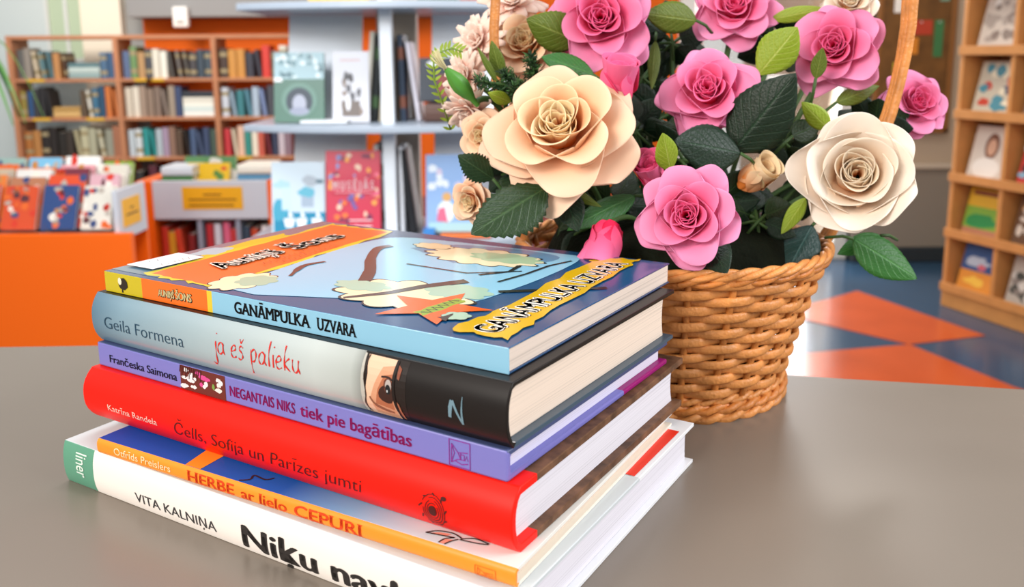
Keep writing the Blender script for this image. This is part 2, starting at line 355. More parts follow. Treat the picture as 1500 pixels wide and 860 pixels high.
# ------------------------------------------------------------------ the six stacked books
BK = {6: (.0012, .2369, .5442, .2216, .1492, .0184, 0), 5: (.0009, .2430, .5160, .1937, .1363, .0065, .0184), 4: (.002, .2512, .5491, .2124, .137, .022, .0249),
      3: (-.0019, .2534, .562, .2066, .126, .0105, .0469), 2: (0, .2548, .5637, .2077, .127, .0214, .0574), 1: (-.0013, .2610, .5515, .2007, .1314, .0088, .0788)}
class Book: pass
def make_book(i, label, spine, top, bottom, pages, bulge=.0, tb=.0022, inset=.003, wrap=0.0, edge_m=None, nseg=10, pw=2.5, tail=None):
    """spine: list of (x_end, material or fn(z01)->material); top/bottom: list of (y_end fraction, material)"""
    x, y, a, L, W, T, z = BK[i]
    root = empty('book', (0, 0, 0), -a, label, 'book', 'books in the stack on the desk')
    ex = Vector((math.cos(a), -math.sin(a), 0)); root.location = Vector((x, y, TZ + z)) - ex * L
    T2 = T - .0001
    def sy(zz):
        q = abs(2*zz/T2 - 1); return -bulge * (1 - min(1, q) ** pw)
    outer = []; inner = []; reg = []
    def addp(o, n_, r): outer.append(o); inner.append(n_); reg.append(r)
    yb = [0.0] + [f for f, _ in bottom]
    fr = [f for f, _ in bottom][::-1]
    for q, (f, m) in enumerate(list(bottom)[::-1]): addp((W*f, 0), (W*f, tb), ('b', m))
    zs = [T2 * j / nseg for j in range(nseg + 1)]
    for j, zz in enumerate(zs):
        zi = min(max(zz, tb), T2 - tb)
        addp((sy(zz), zz), (max(sy(zz), sy(zi)) + tb, zi), ('s', (zz + T2/nseg/2) / T2) if j < nseg else ('t0', None))
    reg[-1] = ('t', top[0][1])
    for q, (f, m) in enumerate(top): addp((W*f, T2), (W*f, T2 - tb), ('t', top[q+1][1] if q + 1 < len(top) else None))
    xs = [0.0] + [e for e, _ in spine]; xs[-1] = L
    k = MB(); n = len(outer); st = len(xs)
    vs = [(xx, o[0], o[1]) for xx in xs for o in outer] + [(xx, q[0], q[1]) for xx in xs for q in inner]
    off = n * st; base = len(k.v)
    k.v.extend(Vector(q) for q in vs); k.col.extend([None] * len(vs))
    def face(f, m): k.f.append(f); k.mi.append(k.mat(m))
    em = edge_m
    for s in range(st - 1):
        for p in range(n - 1):
            r, val = reg[p]
            sm = spine[s][1]
            if r == 's': m = sm(val) if callable(sm) else sm
            else: m = val
            face((s*n+p, (s+1)*n+p, (s+1)*n+p+1, s*n+p+1), m)
            mi_ = m if r != 's' else (em or m)
            face((off+s*n+p, off+s*n+p+1, off+(s+1)*n+p+1, off+(s+1)*n+p), mi_)
        mb_, mt_ = bottom[-1][1], top[-1][1]
        face((s*n, off+s*n, off+(s+1)*n, (s+1)*n), mb_); face((s*n+n-1, (s+1)*n+n-1, off+(s+1)*n+n-1, off+s*n+n-1), mt_)
    for s, flip in ((0, 0), (st-1, 1)):
        for p in range(n-1):
            r, val = reg[p]; sm = spine[min(s, st-2)][1]
            m = (sm(val) if callable(sm) else sm) if r == 's' else val
            f = (s*n+p, s*n+p+1, off+s*n+p+1, off+s*n+p); face(f[::-1] if flip else f, m)
    cov = k.build('cover', root, smooth=False)
    cov.data.polygons.foreach_set('use_smooth', [reg[0] is not None] * len(cov.data.polygons))
    md = cov.modifiers.new('bevel', 'BEVEL'); md.width = min(.0007, tb*.4); md.segments = 2; md.limit_method = 'ANGLE'; md.angle_limit = R(40)
    try: cov.data.set_sharp_from_angle(angle=R(40))
    except Exception: pass
    # page block
    k = MB(); prof = []
    z0, z1 = tb + .0001, T2 - tb - .0001; yi = W - inset
    m_ = 8
    for j in range(m_+1): zz = z0 + (z1-z0)*j/m_; prof.append((sy(zz) + tb + .0003, zz))
    for j in range(m_+1): q = j/m_; zz = z1 + (z0-z1)*q; prof.append((yi - bulge*.35*(1-(2*q-1)**2), zz))
    n = len(prof); xa, xb = inset, L - inset
    k.add([(xa, yy, zz) for yy, zz in prof] + [(xb, yy, zz) for yy, zz in prof], [tuple(range(n)), tuple(reversed(range(n, 2*n)))] + [(j, n+j, n+(j+1) % n, (j+1) % n) for j in range(n)], pages)
    k.build('page_block', root)
    b = Book(); b.root = root; b.L, b.W, b.T = L, W, T2
    b.sp = lambda lift=.00015: (lambda xx, zz: Vector((xx, sy(min(max(zz, 0), T2)) - lift, zz)))
    b.cut = [T2*j/nseg for j in range(1, nseg)] if bulge else ()
    b.tp = lambda lift=.0001: (lambda xx, yy: Vector((xx, yy, T2 + lift)))
    return b
def letter(b, name, items, label=None):
    """items: (VF, material, lift)"""
    k = MB()
    for VF, m, lift in items: place(k, VF, b.sp(lift), m, b.cut)
    o = k.build(name, b.root)
    if label: o['label'] = label
    return o
def ell(cx, cz, rx, rz, n=18, wob=0, seed=0):
    rr = random.Random(seed); V = [(cx + rx*math.cos(2*math.pi*j/n)*(1+wob*rr.uniform(-1, 1)), cz + rz*math.sin(2*math.pi*j/n)*(1+wob*rr.uniform(-1, 1))) for j in range(n)]
    return V, [tuple(range(n))]
def pol(*pts): return list(pts), [tuple(range(len(pts)))]
def rect(x0, x1, z0, z1): return pol((x0, z0), (x1, z0), (x1, z1), (x0, z1))
ink = M('#1d1f26', .5); 
def mark_strokes(x0, x1, z0, z1, w=.00022):
    """publisher's square emblem: frame, leaning fan, small letters"""
    X = lambda q: x0 + (x1-x0)*q
    Z = lambda q: z0 + (z1-z0)*q
    S = [[(0, 0), (1, 0)], [(1, 0), (1, 1)], [(1, 1), (0, 1)], [(0, 1), (0, 0)], [(.1, .12), (.12, .85)], [(.12, .85), (.42, .55), (.55, .3)], [(.1, .12), (.4, .28), (.55, .3)],
         [(.12, .85), (.25, .5), (.1, .12)], [(.42, .55), (.9, .62)], [(.55, .3), (.55, .55)], [(.55, .3), (.72, .3), (.72, .5), (.55, .5)], [(.75, .3), (.85, .5), (.9, .3)], [(.3, .2), (.6, .12), (.9, .2)]]
    return [ribbon([(X(p), Z(q)) for p, q in s], w) for s in S]

# --- 6: white book at the bottom
white = M('#f6efe9', .35, .4); whiteb = M('#eef0f4', .4); green = M('#5f9c82', .35)
pageW = page_mat('#e4e1ea'); pageC = page_mat('#ecd9c8'); pageG = page_mat('#e9e4e2')
b6 = make_book(6, 'white book with green spine end at the bottom of the stack', [(.0205, green), (.2216, white)],
               [(.6, M('#cfd6da', .35)), (1.0, whiteb)], [(1.0, whiteb)], pageW, bulge=.0016, tb=.0016, inset=.0028, edge_m=whiteb)
VF_ = text2d('liner', .005); letter(b6, 'series_lettering', [(([(.0092 + z*.0075/.727, .0158 - x*.0118/2.0) for x, z in VF_[0]], VF_[1]), M('#dfeee6', .4), .0002)])
letter(b6, 'author_lettering', [(fit(text2d('VITA KALNIŅA'), .0466, .093, .0035, .0042), M('#3a3a3c', .5), .0002)])
letter(b6, 'title_lettering', [(fit(text2d('Niķu nav!', 0, 0, 0, .034), .1066, .1780, .0022, .0090), M('#2f2b2a', .5), .0002)])
k = MB(); place(k, rect(.185, .2195, .0895, .137), b6.tp(.0002), M('#e8321f', .35)); k.build('cover_flash', b6.root)['label'] = 'red printed band on the white front cover'

# --- 5: thin orange and blue book
orange5 = M('#f6942a', .35); 
blue5 = ramp_mat('printed_sky', 0, 0, .1937, [(0, '#0048a8'), (.5, '#0f5cb4'), (.66, '#7fb2d8'), (.8, '#cfdfe6'), (1, '#e8e6e0')], .5, .2)
sp5 = lambda z01: orange5 if z01 < .97 else blue5
or_gap = lambda z01: orange5
b5 = make_book(5, 'thin orange-spined book with blue cover lying on the white book', [(.046, sp5), (.058, or_gap), (.1937, sp5)],
               [(1.0, blue5)], [(1.0, M('#f0e8da', .4))], pageC, bulge=.0012, tb=.0013, inset=.0025, edge_m=whiteb, nseg=14, pw=3.5)
letter(b5, 'author_lettering', [(fit(text2d('Otfrīds Preislers'), .0108, .0435, .0022, .0030), M('#fbe3b6', .5), .0002)])
rd5 = M('#e8440e', .45)
letter(b5, 'title_lettering', [(fit(text2d('HERBE', 0, .05, 0, .016), .0525, .0770, .0012, .0043), rd5, .0002),
                               (fit(text2d('ar lielo', 0, .045, 0, .014), .0805, .1025, .0011, .0041), rd5, .0002),
                               (fit(text2d('CEPURI', 0, .05, 0, .016), .1060, .1358, .0009, .0045), rd5, .0002)])
letter(b5, 'publisher_mark', [(s, M('#e0661a', .5), .0002) for s in mark_strokes(.1795, .1868, .0004, .0041, .0002)])
k = MB()
place(k, pol((.0505, .0), (.0585, .0), (.057, .02), (.046, .02)), b5.tp(.0001), orange5)
dk5 = M('#2a1c18', .5)
place(k, ribbon(smooth_pts([(.078, .0005), (.081, .003), (.080, .006), (.086, .0055), (.088, .008)]), .0008), b5.tp(.00015), dk5)
for pts5 in ([(.158, .0035), (.161, .0062), (.166, .0072), (.170, .0060)], [(.158, .0035), (.162, .0042), (.168, .0052)], [(.170, .0055), (.174, .0078), (.1795, .0072)], [(.170, .0050), (.176, .0058), (.1795, .0068)], [(.168, .0052), (.1655, .0032), (.1650, .0005)], [(.1695, .0050), (.1680, .0028), (.1672, .0005)]):
    place(k, ribbon(smooth_pts(pts5), .0006), b5.tp(.00018), dk5)
place(k, pol((.1650, .0005), (.1672, .0005), (.1685, .0040), (.1660, .0034)), b5.tp(.00014), M('#e8a08a', .5))
place(k, pol((.159, .0038), (.162, .0058), (.166, .0066), (.165, .0048)), b5.tp(.00014), M('#e8a08a', .5))
k.build('cover_drawing', b5.root)

# --- 4: red quarter-bound book
red4 = M('#f51806', .42, .25); brown4 = M('#6a4a35', .55, .3, var=.55, vscale=160)
b4 = make_book(4, 'thick red-spined book with brown marbled boards in the middle of the stack', [(.2124, red4)],
               [(.075, red4), (1.0, brown4)], [(.075, red4), (1.0, brown4)], pageW, bulge=.0052, tb=.0027, inset=.0035, edge_m=red4)
letter(b4, 'author_lettering', [(fit(text2d('Katrīna Randela', -.002, .03), .0164, .0478, .0074, .0028), M('#f6c9b8', .5), .0002)])
letter(b4, 'title_lettering', [(fit(text2d('Čells, Sofija un Parīzes jumti', -.012, .026, .16), .0583, .1535, .0064, .0053), M('#4a0c08', .5), .0002)])
em = []
for q in range(5):
    rr = .0014 + q*.0008; em.append((ribbon([(.1829 + rr*1.0*math.cos(t*.35+q), .0082 + rr*1.25*math.sin(t*.35+q)) for t in range(0, 19 - q)], .00028), M('#4a0f0a', .5), .0002))
em.append((ell(.1826, .0082, .0014, .0018), M('#4a0f0a', .5), .00022))
for q in range(9):
    a = q*.7; em.append((ribbon([(.1829+.0044*math.cos(a), .0082+.0055*math.sin(a)), (.1829+.0056*math.cos(a+.2), .0082+.0062*math.sin(a+.25))], .0005), M('#4a0f0a', .5), .0002))
em.append((ell(.1872, .0135, .0011, .0008, 8), M('#4a0f0a', .5), .0002))
letter(b4, 'emblem', em)

# --- 3: purple book
pur = M('#7a78c2', .4); pur_d = M('#44507a', .4); mag = M('#9a1070', .4)
b3 = make_book(3, 'thin purple book with magenta lettering lying on the red book', [(.2066, pur)],
               [(1.0, pur_d)], [(.66, pur), (1.0, mag)], page_mat('#dcd8ea'), bulge=0, tb=.0022, inset=.003, edge_m=pur)
letter(b3, 'author_lettering', [(fit(text2d('Frančeska Saimona', 0, 0, 0, .014), .0082, .0518, .0028, .0034), M('#1b1c3e', .5), .0002)])
letter(b3, 'title_lettering', [(fit(text2d('NEGANTAIS NIKS', 0, 0, 0, .024), .0825, .1168, .0030, .0042), M('#a3156e', .5), .0002),
                               (fit(text2d('tiek pie bagātības', 0, 0, 0, .024), .1192, .1697, .0030, .0046), M('#a3156e', .5), .0002)])
letter(b3, 'publisher_mark', [(s, M('#8a2f94', .5), .0002) for s in mark_strokes(.1848, .1928, .0008, .0095, .0003)])
pic = [(rect(.054, .0801, .0003, .0101), M('#6a2a22', .5), .00012)]
rr = random.Random(4)
for q in range(26):
    x = rr.uniform(.0555, .0785); z = rr.uniform(.0015, .009)
    c = '#e8e4e6' if x < .064 else ('#d84a90' if x < .072 else rr.choice(['#c9c23a', '#e9e2dc', '#7aa04a']))
    if rr.random() < .2: c = '#e9e2e6'
    pic.append((ell(x, z, rr.uniform(.0008, .0022), rr.uniform(.0006, .0014), 9, .3, q), M(c, .5), .00016 + q*.000004))
for q in range(12):
    x = .0545 + q*.0011; pic.append((ribbon([(x, .0100), (x - .0006, .0072 - .002*(q % 2))], .0004), M('#4a1a18', .5), .0003))
letter(b3, 'spine_picture', pic, 'small colourful drawing on the purple spine')

# --- 2: grey and black jacketed novel
sp2m = ramp_mat('jacket_print', 0, 0, .2077, [(0, '#5a7a90'), (.10, '#7f9cad'), (.35, '#a4b6bd'), (.62, '#bfc8c8'), (.70, '#b3bab8'), (.725, '#8b8f8c'), (.735, '#191413')], .25, coat=.15, nz=.0)
blk = M('#191413', .35, .3)
b2 = make_book(2, 'thick grey and black jacketed novel just below the top book', [(.150, sp2m), (.2077, blk)],
               [(1.0, blk)], [(1.0, M('#3f5566', .35))], pageC, bulge=.0038, tb=.0016, inset=.0034, edge_m=whiteb)
letter(b2, 'author_lettering', [(fit(text2d('Geila Formena', -.012), .0090, .0595, .0077, .0054), M('#22455c', .5), .0002)])
# handwritten title: strokes in a unit box (x advance, z up; x-height 1)
HW = {'j': (.55, [[(.4, 1.0), (.42, .2), (.38, -.7), (.15, -.95), (-.1, -.8)], [(.4, 1.55), (.43, 1.6)]]),
      'a': (.95, [[(.7, .8), (.45, 1.0), (.15, .7), (.1, .25), (.3, .02), (.6, .25), (.72, .9), (.72, .3), (.85, .02)]]),
      'e': (.8, [[(.12, .5), (.5, .62), (.6, .85), (.4, 1.02), (.15, .75), (.1, .3), (.3, .0), (.65, .15)]]),
      's': (.75, [[(.6, .95), (.35, 1.05), (.2, .8), (.5, .5), (.55, .2), (.3, -.03), (.05, .1)]]),
      'p': (.9, [[(.15, 1.0), (.18, .2), (.15, -.95)], [(.16, .7), (.45, 1.05), (.7, .8), (.62, .3), (.35, .05), (.16, .2)]]),
      'l': (.45, [[(.25, 1.9), (.2, 1.0), (.22, .0)]]),
      'i': (.4, [[(.2, 1.0), (.2, 0.0)], [(.22, 1.5), (.27, 1.6)]]),
      'k': (.85, [[(.2, 1.85), (.16, 1.0), (.15, 0)], [(.65, 1.0), (.2, .5), (.7, 0.0)]]),
      'u': (.95, [[(.12, 1.0), (.12, .4), (.3, .03), (.6, .2), (.72, 1.0), (.7, .4), (.85, .0)]]), ' ': (.55, []), 'š': (.75, [[(.6, .95), (.35, 1.05), (.2, .8), (.5, .5), (.55, .2), (.3, -.03), (.05, .1)], [(.2, 1.55), (.35, 1.3), (.55, 1.6)]])}
hw = []; x = 0; adv = []
for ch in 'ja eš palieku': adv.append((ch, x)); x += HW[ch][0]
sx = (.1225 - .0762) / x; sz = .0048
for ch, x0 in adv:
    for s in HW[ch][1]:
        p = smooth_pts([(.0762 + (x0 + q[0])*sx, .0088 + q[1]*sz) for q in s], 5); n = len(p)
        hw.append((ribbon(p, [.00045 + .00025*math.sin(j*.9 + x0) for j in range(n)]), M('#d8281c', .5), .0002))
letter(b2, 'title_lettering', hw)
sk = lambda h: M(h, .4)
fc = [(pol((.1500, .0004), (.1690, .0004), (.1690, .0208), (.1500, .0208)), sk('#1f1512'), .00008),
      (pol((.1500, .0004), (.1512, .0004), (.1518, .010), (.1508, .0208), (.1500, .0208)), sk('#b9b6ae'), .0001),
      (pol((.1515, .0004), (.1650, .0004), (.1640, .010), (.1642, .0206), (.1518, .0207), (.1530, .0150), (.1520, .0085)), sk('#e8bfa2'), .00012),
      (pol((.1548, .0012), (.1645, .0004), (.1638, .010), (.1640, .0190), (.1590, .0180), (.1560, .012), (.1540, .007)), sk('#d59a78'), .00015),
      (pol((.1560, .0050), (.1638, .0040), (.1634, .010), (.1637, .0165), (.1600, .0155), (.1574, .0105)), sk('#b06a4a'), .00018),
      (ribbon(smooth_pts([(.1537, .0072), (.1552, .0048), (.1580, .0036), (.1605, .0030), (.1630, .0028)]), [.0008]*6 + [.0013]*6 + [.0011]*5 + [.0008]*4), sk('#8a5a42'), .00021),
      (ell(.1610, .0092, .0032, .0032, 14, .1, 2), sk('#3a2019'), .00021), (ell(.1618, .0125, .0017, .0028, 12, .1, 1), sk('#6a3a2a'), .00022),
      (ell(.1620, .0125, .0013, .0021, 12), sk('#b4aaa6'), .00025), (ell(.1619, .0112, .0011, .0017, 12), sk('#161a1e'), .00028), (ell(.1616, .0106, .0003, .0005, 8), sk('#c9d0d4'), .0003),
      (ribbon(smooth_pts([(.1590, .0150), (.1606, .0152), (.1622, .0152), (.1636, .0145)]), .0006), sk('#2a1612'), .00028),
      (ribbon(smooth_pts([(.1524, .0207), (.1515, .0145), (.1522, .0080), (.1512, .0040), (.1525, .0008)]), .0004), sk('#3a2a24'), .0003),
      (ribbon(smooth_pts([(.1645, .0206), (.1640, .0130), (.1646, .0070), (.1662, .0004)]), .0011), sk('#1a0f0c'), .0003),
      (pol((.1653, .0195), (.1668, .0185), (.1664, .0150), (.1654, .0155)), sk('#8a4a34'), .0003), (pol((.1654, .0075), (.1662, .0068), (.1674, .0010), (.1664, .0012)), sk('#a8684c'), .0003)]
letter(b2, 'spine_portrait', fc, 'part of a printed face with one eye on the spine')
letter(b2, 'publisher_mark', [(ribbon([(.1866, .0070), (.1869, .0105), (.1874, .0128)], [.0011, .0015, .0012]), M('#6f8d9c', .4), .0002),
                              (ribbon([(.1876, .0128), (.1894, .0092), (.1914, .0056)], [.0010, .0008, .0007]), M('#6f8d9c', .4), .0002),
                              (ribbon([(.1914, .0054), (.1912, .0100), (.1914, .0146)], [.0008, .0006, .0002]), M('#6f8d9c', .4), .0002)])

# --- 1: the picture book on top
sky = '#8cc3e0'; s1b = M(sky, .25, .5, coat=.5); s1o = M('#f2701c', .25, .5, coat=.5); s1y = M('#c9b61a', .25, .5, coat=.5); navy = M('#124a78', .22, .4, coat=.3)
b1 = make_book(1, 'bright blue and orange picture book on top of the stack', [(.0245, s1y), (.0640, s1o), (.0668, M('#e0c53a', .25)), (.2007, s1b)],
               [(1.0, navy)], [(1.0, navy)], page_mat('#e3d3c6', 1200), bulge=0.0, tb=.0006, inset=.0006, edge_m=whiteb)
letter(b1, 'title_lettering', [(fit(text2d('GANĀMPULKA', 0, .06, 0, .03), .0792, .1182, .0021, .0046), M('#101216', .4), .0002), (fit(text2d('UZVARA', 0, .06, 0, .03), .1212, .1396, .0021, .0046), M('#101216', .4), .0002)])
letter(b1, 'series_lettering', [(fit(text2d('AUNIŅŠ', 0, 0, 0, .06), .0347, .0451, .0024, .0032), M('#2a1a10', .4), .00018), (fit(text2d('ŠONS', 0, 0, 0, .06), .0455, .0554, .0024, .0036), M('#2a1a10', .4), .00018),
                                (fit(text2d('AUNIŅŠ', 0, 0, 0, .03), .0350, .0448, .0027, .0028), M('#f6e7b0', .4), .00026), (fit(text2d('ŠONS', 0, 0, 0, .03), .0457, .0551, .0027, .0032), M('#f6e7b0', .4), .00026)])
letter(b1, 'spine_picture', [(ell(.0125, .0045, .0030, .0026, 14, .1, 3), M('#2c241c', .4), .0002), (ell(.0105, .0055, .0012, .0016, 10), M('#e6e0c4', .4), .00025), (ribbon([(.0118, .0022), (.0118, .0008)], .0008), M('#2c241c', .4), .0002)])
art = MB(); lv = [0.00008]
def A(VF, hexc, rough=.18):
    lv[0] += .000012; place(art, VF, b1.tp(lv[0]), M(hexc, rough, .4, coat=.3))
def wavy(pts, amp, n=6, seed=0):
    rr = random.Random(seed); out = []
    for i in range(len(pts)):
        a, b = pts[i], pts[(i+1) % len(pts)]
        for j in range(n): t = j/n; out.append((a[0]+(b[0]-a[0])*t + rr.uniform(-amp, amp), a[1]+(b[1]-a[1])*t + rr.uniform(-amp, amp)))
    return out, [tuple(range(len(out)))]
def cloud(cx, cy, rx, ry, n, seed, hexc, line='#1c2a30', bump=.16):
    rr = random.Random(seed); N = n*8; ph = rr.random()
    f = lambda t, g: (cx + (rx*g)*math.cos(t)*(1 - bump + bump*abs(math.sin(t*n/2 + ph))*1.3), cy + (ry*g)*math.sin(t)*(1 - bump + bump*abs(math.sin(t*n/2+ph))*1.3))
    for g, h in ((1.0, line), (.955, hexc)):
        A(([f(2*math.pi*j/N, g) for j in range(N)], [tuple(range(N))]), h)
A(pol((.0, .0035), (.0, .1314), (.020, .1314), (.030, .0035)), '#4f7388')
A(wavy([(.018, .036), (.006, .045), (.007, .095), (.018, .095)], .0015, 6, 2), '#c9b92a')
A(wavy([(.006, .038), (.003, .055), (.012, .060), (.018, .045)], .001, 5, 3), '#8fc0cf')
A(wavy([(.0195, .0045), (.0645, .0045), (.0535, .1285), (.0095, .128)], .0016, 14, 1), '#d9c62c')
A(wavy([(.0222, .0065), (.0618, .006), (.0508, .126), (.0122, .1255)], .0006, 14, 5), '#ee6a2c')
skyp = smooth_pts([(.0672, .006), (.060, .06), (.0575, .098), (.066, .118), (.105, .1225), (.150, .124), (.1625, .1215), (.1665, .10), (.1655, .06), (.158, .03), (.120, .018), (.085, .0045)], 4)
A((skyp, [tuple(range(len(skyp)))]), '#8fc6e2')
sw = smooth_pts([(.085, .10), (.10, .117), (.135, .122), (.155, .117), (.150, .10), (.12, .085)], 4); A((sw, [tuple(range(len(sw)))]), '#5f8fb2')
cloud(.0655, .0165, .0115, .0150, 9, 3, '#efe3bd'); cloud(.0700, .0200, .0085, .0085, 7, 4, '#9fc0a8', '#9fc0a8')
cloud(.125, .101, .030, .0150, 14, 8, '#efe3bd'); cloud(.135, .1035, .018, .0085, 9, 9, '#a8c4a0', '#a8c4a0')
cloud(.092, .1085, .011, .006, 8, 19, '#e9d9b0')
cloud(.134, .033, .030, .019, 11, 6, '#f2e2bb'); cloud(.150, .046, .014, .010, 8, 7, '#a7c8b4', '#a7c8b4'); cloud(.112, .035, .013, .007, 7, 12, '#a7c8b4', '#a7c8b4')
A(ribbon(smooth_pts([(.108, .041), (.098, .056), (.084, .073), (.073, .091), (.0745, .099)]), [.0055]*5+[.005]*5+[.0045]*5+[.005]*6), '#3b3436')
A(ribbon(smooth_pts([(.0762, .032), (.068, .048), (.0705, .0585)]), [.0016]*3+[.003]*5+[.0022]*3), '#3b3436')
A(ribbon([(.118, .0175), (.128, .031), (.134, .046), (.1435, .061)], [.0024, .0042, .0052, .006]), '#3f393b')
A(ribbon([(.104, .073), (.136, .072), (.154, .086)], .0011), '#23282c')
A(ribbon([(.142, .072), (.150, .083), (.148, .094)], .0022), '#23282c')
A(ribbon([(.155, .066), (.158, .083), (.159, .1), (.163, .113)], .0016), '#23282c')
A(ribbon([(.1631, .0535), (.196, .079)], .003), '#14181e')
st = []
for j in range(10):
    a = j*math.pi/5 + .35; r_ = .021 if j % 2 == 0 else .0092; st.append((.1545 + r_*math.cos(a)*1.05, .024 + r_*math.sin(a)*1.0))
A((st, [tuple(range(10))]), '#f0601e')
A(wavy([(.1525, .0155), (.1585, .0135), (.160, .036), (.1545, .038)], .0007, 6, 4), '#8aa62a')
A(ribbon([(.1580 if j_ % 2 else .1545, .0165 + .0185*j_/11) for j_ in range(12)], .0011), '#24421c')
cloud(.168, .019, .0055, .0048, 6, 14, '#a7c8b4'); A(wavy([(.163, .014), (.168, .012), (.166, .021)], .0005, 4, 5), '#23282c')
A(wavy([(.1745, .0055), (.1765, .0300), (.1705, .1150), (.168, .1240), (.1880, .1300), (.1885, .1140), (.1935, .0410), (.1965, .0055)], .0013, 8, 6), '#d3a908')
def ctext(s, xb, y0, y1, cap, off, hexc, serif=0, slope=0):
    V, F = fit(text2d(s, 0, serif, 0, off), y0, y1, 0, cap)
    A(([(xb - z + slope*(u - y0), u) for u, z in V], F), hexc)
for w1_, s_, xb_, a_, b_, cp_ in (('d', 'GANĀMPULKA UZVARA', .1900, .0080, .1198, .0098), ('d', 'Auniņš', .0428, .0258, .0638, .0130), ('d', 'Šons', .0420, .0692, .1053, .0130)):
    sl_ = -.03
    ctext(s_, xb_ + .0005, a_ + .0002, b_ + .0003, cp_, .07, '#6a4a18', 0, sl_); lv[0] += .00005; ctext(s_, xb_, a_, b_, cp_, .075, '#fffaf0', 0, sl_)
for y0_, y1_, xb_ in ((.041, .052, .0525), (.054, .066, .0512), (.068, .088, .0490), (.048, .060, .0570), (.063, .086, .0552)):
    n_ = int((y1_-y0_)/.0016); A(ribbon([(xb_ - (.0036 if j_ % 2 else 0), y0_ + (y1_-y0_)*j_/n_) for j_ in range(n_+1)], .0006), '#8a3412')
A(rect(.0012, .0185, .0100, .0368), '#f2f0f1', .4)
for q, (u0, u1, xx) in enumerate(((.016, .021, .0145), (.0235, .027, .0145), (.0285, .033, .0140), (.018, .024, .006))):
    A(ribbon(smooth_pts([(xx + .0016*math.sin(j*1.9 + q), u0 + (u1-u0)*j/5) for j in range(6)], 3), .0003), '#5a5a66', .5)
o = art.build('cover_print', b1.root)
o['label'] = 'printed front cover with orange banner and yellow band'

# ------------------------------------------------------------------ the wicker basket
BC = Vector((.0845, .4665, TZ)); BH = .079
def rad(z):                                    # outer radius of the wall at height z
    t = min(max(z / BH, 0), 1); return .0575 + .0225 * t ** 1.2
basket = empty('wicker_basket', BC, label='round tan wicker basket with tall handle full of artificial flowers', cat='basket')
wick = M('#c67a38', .42, .45, bump=.35, bscale=500, var=.28, vscale=60)
wick2 = M('#d78e4c', .42, .45, bump=.35, bscale=500, var=.25, vscale=80)
NS = 23
k = MB()
for j in range(NS):
    a = 2*math.pi*j/NS; k.tube([(rad(z)*math.cos(a), rad(z)*math.sin(a), z) for z in [BH*q/6 for q in range(7)]], .0017, wick, 6)
k.build('stakes', basket, smooth=True)
k = MB(); rows = 15; steps = NS*8
for half in range(2):
    pts = []
    for r_ in range(rows*steps + 1):
        a = 2*math.pi*r_/steps; z = .0115 + (BH - .0165) * r_ / (rows*steps)
        ph = math.cos(a * NS / 2 + math.pi*half)
        jit = noise.noise(Vector((math.cos(a)*3, math.sin(a)*3, r_/steps*1.7 + half*9)))
        q = math.copysign(abs(ph) ** .75, ph)
        pts.append((rad(z) + .0019*q + .0003*jit, a, z + (.0021 if half else 0) + .0005*jit))
    if half: continue
    k.tube([(q*math.cos(a), q*math.sin(a), z) for q, a, z in pts], [.00235 + .0003*noise.noise(Vector((i*.02, 3, 1))) for i in range(len(pts))], wick2, 8, flat=.42, upv=Vector((0, 0, 1)))
k.build('woven_side', basket, smooth=True)
def braid(k, r0, z0, rr, n_str, turns, m, amp, N=240):
    for s in range(n_str):
        pts = []
        for j in range(N):
            a = 2*math.pi*j/N; p = a*turns + 2*math.pi*s/n_str
            pts.append(((r0 + amp*math.cos(p))*math.cos(a), (r0 + amp*math.cos(p))*math.sin(a), z0 + amp*math.sin(p)))
        k.tube(pts, rr, m, 6, closed=True)
k = MB(); braid(k, .0600, .0023, .0021, 2, 16, wick2, .0015); braid(k, .0605, .0066, .0019, 2, 18, wick, .0013); braid(k, .0595, .0105, .0016, 2, 20, wick2, .0011)
k.build('foot_border', basket, smooth=True)
k = MB(); braid(k, .0800, BH - .001, .0017, 3, 15, wick2, .0015); braid(k, .0795, BH - .0042, .0016, 2, 19, wick, .0012); k.build('rim', basket, smooth=True)
k = MB(); k.lathe([(0, .004), (.056, .004), (.056, .007), (0, .007)], wick, 24); k.build('bottom', basket)
k = MB(); HP = [(-.070, BH-.035), (-.0745, BH-.012), (-.082, BH+.02), (-.091, BH+.07), (-.092, BH+.125), (-.078, BH+.19), (-.035, BH+.235), (.015, BH+.245), (.065, BH+.23), (.105, BH+.185), (.119, BH+.125), (.1125, BH+.067), (.094, BH+.02), (.0765, BH-.012), (.071, BH-.035)]
HP = smooth_pts(HP, 4)
for q in (-1, 0, 1): k.tube([(x, q*.0042 + .0006*math.sin(j_*.8+q), z) for j_, (x, z) in enumerate(HP)], .0024, wick2, 8)
k.build('handle', basket, smooth=True)
k = MB(); fo = M('#12160c', .9, .1, bump=.6, bscale=300, var=.4, vscale=60)
k.lathe([(0.001, .012), (.05, .012), (.066, BH - .006), (.060, BH + .006), (.04, BH + .014), (.001, BH + .018)], fo, 24)
foam = k.build('flower_foam', None, smooth=True); foam.location = BC
tag(foam, 'dark green mossy foam filling the wicker basket under the flowers', 'floral foam')

